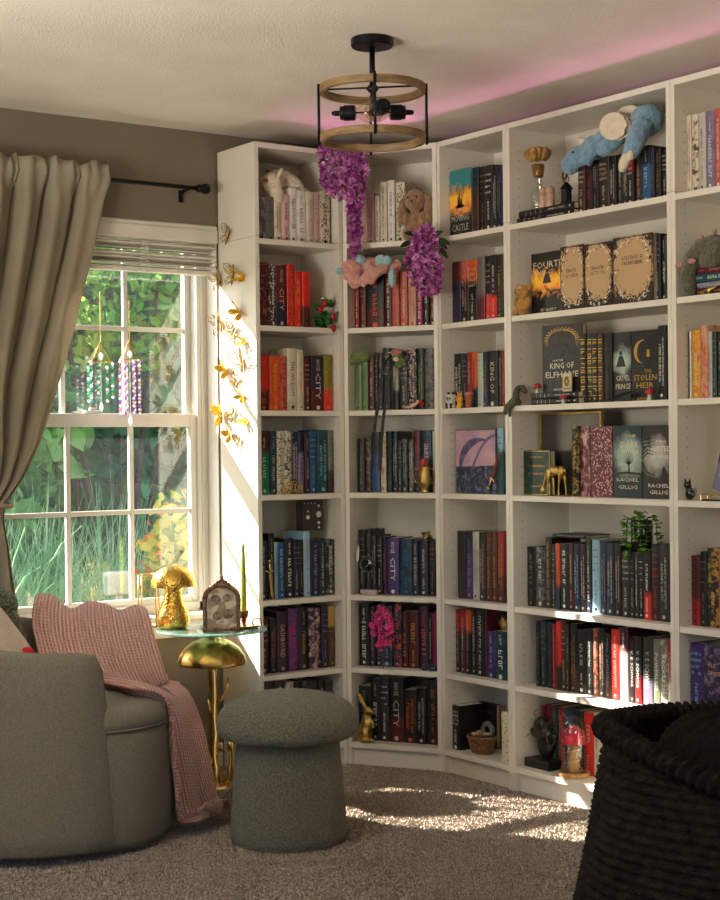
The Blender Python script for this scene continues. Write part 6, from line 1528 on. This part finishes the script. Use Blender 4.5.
for a, L_ in vines:
    pts = [Vector((.02*math.cos(a), .02*math.sin(a), .09)), Vector((.038*math.cos(a), .038*math.sin(a), .100)), Vector((.044*math.cos(a), .044*math.sin(a), .085))]
    n = int(L_/.012)
    for k in range(n): pts.append(pts[-1]+Vector((rn.uniform(-.003, .003), rn.uniform(-.003, .003), -.012)))
    m_.tube(pts, .0012, 5)
    for p in pts[1:]:
        for _ in range(2):
            l = MB(); s = rn.uniform(.007, .012); an = a+rn.uniform(-1.3, 1.3); d = Vector((math.cos(an), math.sin(an), rn.uniform(-.5, .5))).normalized(); e = d.cross(Vector((0, 0, 1))).normalized(); f = e.cross(d)
            q = [p+d*.001]+[p+d*(s*(1+math.cos(v)))+e*s*math.sin(v)*.85+f*(.25*s*math.cos(2*v)) for v in [PI+2*PI*j/9 for j in range(1, 9)]]
            l.add(q, [tuple(range(9))]); l.build('leaf', lfm, t); cnt += 1
for k in range(20):
    l = MB(); a = rn.uniform(0, 6.28); rr = rn.uniform(0, .032); p = Vector((rr*math.cos(a), rr*math.sin(a), .098+rn.uniform(0, .02))); s = rn.uniform(.008, .012); E_ = Euler((rn.uniform(-.7, .7), rn.uniform(-.7, .7), a)).to_matrix()
    l.add([p+E_ @ Vector((s*math.cos(v*.785), s*.8*math.sin(v*.785), 0)) for v in range(8)], [tuple(range(8))]); l.build('leaf', lfm, t)
m_.build('vine', stemM, t)
# bottom shelf: cloche and black sculpture
t = deco('glass_cloche', 'glass cloche on wooden base over a red capped mushroom, bottom shelf', 'cloche', 4, 570, .0, 7)
u = U[4]; s0, _ = u.px(570.5, 775, .045); t.location = u.pt(s0, .062, LV[7]+.0006); t.scale = (.98, .98, 1.2)
MB().lathe([(0, 0), (.056, 0), (.058, .003), (.058, .008), (.054, .012), (0, .012)], 40).build('wooden_base', mat('light_wood', '#c99a5b', .45, c2='#b07f43', scale=12, stretch=(1, 8, 1)), t, smooth=False)
zc = .0125
MB().lathe([(.047, zc), (.0475, .09), (.0465, .125), (.041, .147), (.030, .163), (.014, .171), (0, .173)], 40).build('glass_dome', glass_mat('cloche_glass', (.96, .97, .96), .10), t, smooth=True)
MB().lathe([(0, zc), (.020, zc), (.022, .03), (.016, .06), (.012, .10), (0, .105)], 24).build('mushroom_stem', mat('tan_felt', '#c79a62', .8, c2='#b08350', scale=30), t, smooth=True)
MB().lathe([(.010, .098), (.040, .092), (.0425, .098), (.040, .115), (.030, .132), (.015, .142), (0, .144)], 32).build('mushroom_cap', mat('cap_red', '#cc1f3a', .4, c2='#b5152e', scale=20), t, smooth=True)
m_ = MB()
for k in range(9): a = k*2.4; m_.ball((.030*math.cos(a)*(1 if k % 2 else 1.22), .030*math.sin(a)*(1 if k % 2 else 1.22), .128 if k % 2 else .115), .004, 8)
m_.build('cap_spots', mat('spot_white', '#f0e9dc', .6), t, smooth=True)
m_ = MB(); m_.tube([(.03*math.cos(k*.9), .03*math.sin(k*.9), .016+.0045*k) for k in range(18)], .0012, 5); m_.build('light_wire', mat('warm_wire', '#e6d3a0', .3, .5), t)
u = U[4]; s0, _ = u.px(541, 765, .10)
t = deco('black_display_block', 'flat black box at the left end of the bottom shelf, wide bookcase', 'box', 4, 541, .03, 7)
t.location = u.pt(.018+.072, .035, LV[7]+.0006)
MB().box(-.065, 0, 0, .065, .12, .032).build('box', mat('matte_black', '#1a1918', .4), t, bevel=.003)
t2 = thing('black_dragon_sculpture', 'black curly dragon sculpture with gilded horns on the flat black box', 'sculpture', tuple(u.pt(.018+.07, .085, LV[7]+.0336)), u.phi)
rn = random.Random(2); bks = mat('black_resin', '#1d1a16', .35, c2='#4a3b20', scale=60, lo=.3, hi=.42)
parts = [((0, 0, .05), (.04, .03, .05)), ((-.015, -.01, .10), (.028, .024, .03)), ((-.04, -.015, .075), (.022, .014, .014), (0, .4, 0))]
for k in range(16):
    a = rn.uniform(-1.8, 2.2); l = rn.uniform(.035, .07); c0 = Vector((-.005, 0, .08)); 
    d = Vector((math.sin(a), rn.uniform(-.5, .5), math.cos(a)*.9)); pts = [c0+d*l*f+Vector((.012*math.sin(f*5+k), .01*math.cos(f*4+k), 0))*f for f in (0, .35, .7, 1)]
    parts.append(('T', pts, [.012, .009, .006, .003]))
blob('sculpted_body', parts, bks, t2, .003, .0, .01); t2.scale = (1.1, .9, 1.12)
m_ = MB(); m_.tube([(-.02, -.02, .115), (-.03, -.03, .14), (-.015, -.03, .155)], [.004, .003, .001], 6); m_.tube([(-.055, -.03, .07), (-.062, -.035, .062)], [.004, .002], 6); m_.build('horns', goldr, t2, smooth=True)
# ---- unit 5
t = deco('plush_sloth', 'moss brown shaggy plush with pink paws curled over the book stack', 'plush toy', 5, 700, .035, 2)
s0, z0 = U[5].px(676, 250, .02)
blob('body', [('T', [(-.03, -.02, .03), (-.035, -.02, .07), (-.018, -.015, .115), (.02, -.01, .145), (.06, 0, .150), (.10, 0, .135)], [.022, .026, .03, .034, .036, .034]), ((-.028, -.025, .022), (.026, .022, .022)), ((.05, -.01, .11), (.045, .03, .03))], fur_g, t, .006, .008, .012)
for c0, r_ in (((-.055, -.035, .098), (.020, .010, .009)), ((.006, -.045, .105), (.018, .010, .009)), ((.02, -.02, .178), (.012, .010, .008)), ((.075, -.02, .19), (.01, .01, .008))): blob('paw', [(c0, r_)], mat('dusty_pink_plush', '#b98583', .9), t, .003, .001, .01)
t.location = U[5].pt(.085, .04, LV[2]+.0006)
t = deco('gold_gecko', 'small gold lizard figurine in front of the book stack', 'figurine', 5, 712, .012, 2)
t.location = U[5].pt(.13, .014, LV[2]+.0006)
blob('body', [('T', [(-.03, 0, .006), (-.01, .003, .010), (.015, -.003, .012), (.04, .002, .02)], [.003, .006, .007, .005]), ('T', [(-.005, 0, .008), (-.008, -.01, .002)], .003), ('T', [(.015, 0, .008), (.018, -.01, .002)], .003)], goldr, t, .0022, 0, .01)
t = deco('folded_note', 'pale folded paper tent on top of the yellow book', 'paper', 5, 694, .07, z=LV[3]+.187)
m_ = MB(); m_.add([(-.035, 0, .022), (.0, -.01, .012), (.05, .0, .018), (.05, .05, .02), (-.03, .05, .022), (-.02, .02, .0012), (.0, -.01, .0105)], [(0, 1, 2, 3, 4), (0, 4, 5)]); m_.build('sheet', mat('aged_paper', '#c9b690', .8), t)
t.location.z = LV[3]+.193
t = deco('black_cat_figurine', 'small black cat figurine on the fourth shelf, rightmost bookcase', 'figurine', 5, 690, .03, 4)
blob('body', [((0, 0, .02), (.016, .014, .02)), ((-.004, -.006, .046), (.013, .012, .012)), ('T', [(.014, 0, .01), (.024, 0, .02), (.024, 0, .04)], [.004, .004, .003])], mat('black_glaze', '#0f1012', .15, coat=.7), t, .0028)
for s in (-1, 1): MB().tube([(-.004+s*.008, -.006, .054), (-.004+s*.010, -.006, .068)], [.005, .0006], 6).build('ear', mat('black_glaze', '#0f1012', .15), t)
t = deco('brass_tray', 'little brass rimmed tray in front of the tilted dark cover', 'tray', 5, 714, .012, 4)
t.location = U[5].pt(U[5].px(703, 490, .02)[0]+.045, .022, LV[4]+.0006)
MB().box(-.045, -.012, 0, .045, .018, .004).build('base', mat('dark_tray', '#1c1c1c', .3), t)
MB().tube([(-.045, -.012, .018), (.045, -.012, .018), (.045, .018, .018), (-.045, .018, .018)], .0014, 5, closed=True).build('rail', gold, t)
m_ = MB()
for x in (-.045, .045):
    for y in (-.012, .018): m_.tube([(x, y, 0), (x, y, .018)], .0012, 5)
m_.build('posts', gold, t)

# ---------------------------------------------------------------- big dark knitted basket in the foreground
rope = mat('dark_brown_yarn', '#2c241d', .95, c2='#17120e', scale=45, bump=.9, bscale=220, sheen=0, spec=.1)
bc = PD(752, 900, 3.0); bc.z = 0
bs = thing('yarn_basket', 'large dark brown coiled yarn basket in the right foreground', 'basket', (bc.x, bc.y, 0), cam_yaw())
def brad(z, a):
    R = .428-.236*z
    if z < .1: R -= .05*(1-z/.1)**2
    return R*(1+.02*math.sin(3*a+z*6)+.012*math.sin(7*a-z*9))
def btop(a): return .655+.02*math.cos(a-2.6)-.055*max(0, math.cos(a+1.35))**2
rows = []; NA = 120
for i in range(150):
    f = i/149; row_ = []
    for j in range(NA):
        a = 2*PI*j/NA; z = .005+f*(btop(a)-.005); R = brad(z, a)+.0045*math.sin(z*2*PI/.017+1.5*math.sin(a*2)+2*a*0)+.003*math.sin(a*40+z*100)
        row_.append((R*math.cos(a), R*math.sin(a), z+.01*math.sin(a*2+.5)*f))
    rows.append(row_)
m_ = MB(); m_.grid(rows, closed=True)
rows2 = []
for i in range(10):
    f = i/9; rows2.append([((brad(btop(a), a)-.012-.02*f)*math.cos(a), (brad(btop(a), a)-.012-.02*f)*math.sin(a), btop(a)+.01*math.sin(a*2+.5)-f*.25) for a in [2*PI*j/NA for j in range(NA)]])
m_.grid(rows2, closed=True); m_.build('coiled_wall', rope, bs, smooth=True)
def ropering(name, fn, n, r, parent, tw=60, twr=.005):
    m_ = MB()
    C = [fn(2*PI*k/n) for k in range(n)]
    vs = []; fs = []; ns = 10
    for k, p in enumerate(C):
        p = Vector(p); d = (Vector(C[(k+1) % n])-Vector(C[k-1])).normalized(); u_ = d.cross(Vector((0, 0, 1))).normalized(); w_ = d.cross(u_)
        for j in range(ns):
            t = 2*PI*j/ns; rr = r+twr*math.sin(tw*2*PI*k/n*1.0+t)
            vs.append(p+(u_*math.cos(t)+w_*math.sin(t))*rr)
    for k in range(n):
        for j in range(ns): fs.append((k*ns+j, k*ns+(j+1) % ns, ((k+1) % n)*ns+(j+1) % ns, ((k+1) % n)*ns+j))
    m_.add(vs, fs); return m_.build(name, rope, parent, smooth=True)
ropering('rolled_rim', lambda a: ((brad(btop(a), a)+.004)*math.cos(a), (brad(btop(a), a)+.004)*math.sin(a), btop(a)+.01*math.sin(a*2+.5)+.008), 640, .021, bs, 95, .0045)
m_ = MB()
hp = [(-.05, -.285, .62), (-.045, -.32, .54), (-.02, -.35, .45), (.03, -.355, .43), (.075, -.34, .47), (.10, -.31, .55), (.11, -.26, .62)]
m_.tube([cat([Vector(p) for p in hp], k/60) for k in range(61)], [.014+.003*math.sin(k*1.6) for k in range(61)], 8); m_.build('handle', rope, bs, smooth=True)
kb = mat('black_chunky_knit', '#1c1814', .97, c2='#0f0d0b', scale=60, bump=.8, bscale=200, sheen=0, spec=.1)
rows = []
for i in range(70):
    f = i/69; row_ = []
    for j in range(110):
        a = 2*PI*j/110; R = .225*math.sin(f*PI/2)**.8; hh = .17*math.cos(f*PI/2)**.7*(1+.25*math.sin(2*a+1)+.12*math.sin(5*a))
        if math.cos(a) < 0: hh *= 1+.35*math.cos(a)
        z = .61+hh+.02*math.cos(a)
        bump_ = .006*math.sin(R*2*PI/.018)*math.sin(a*46)
        row_.append(((R)*math.cos(a)+.02, R*math.sin(a), z+bump_))
    rows.append(row_)
m_ = MB(); m_.grid(rows, closed=True); kn = m_.build('folded_knit_throw', kb, None, smooth=True)
kn.location = (bc.x+.02, bc.y-.014, 0); kn.rotation_euler = (0, 0, cam_yaw()); tag(kn, 'black chunky knit throw heaped inside the big yarn basket', 'blanket')
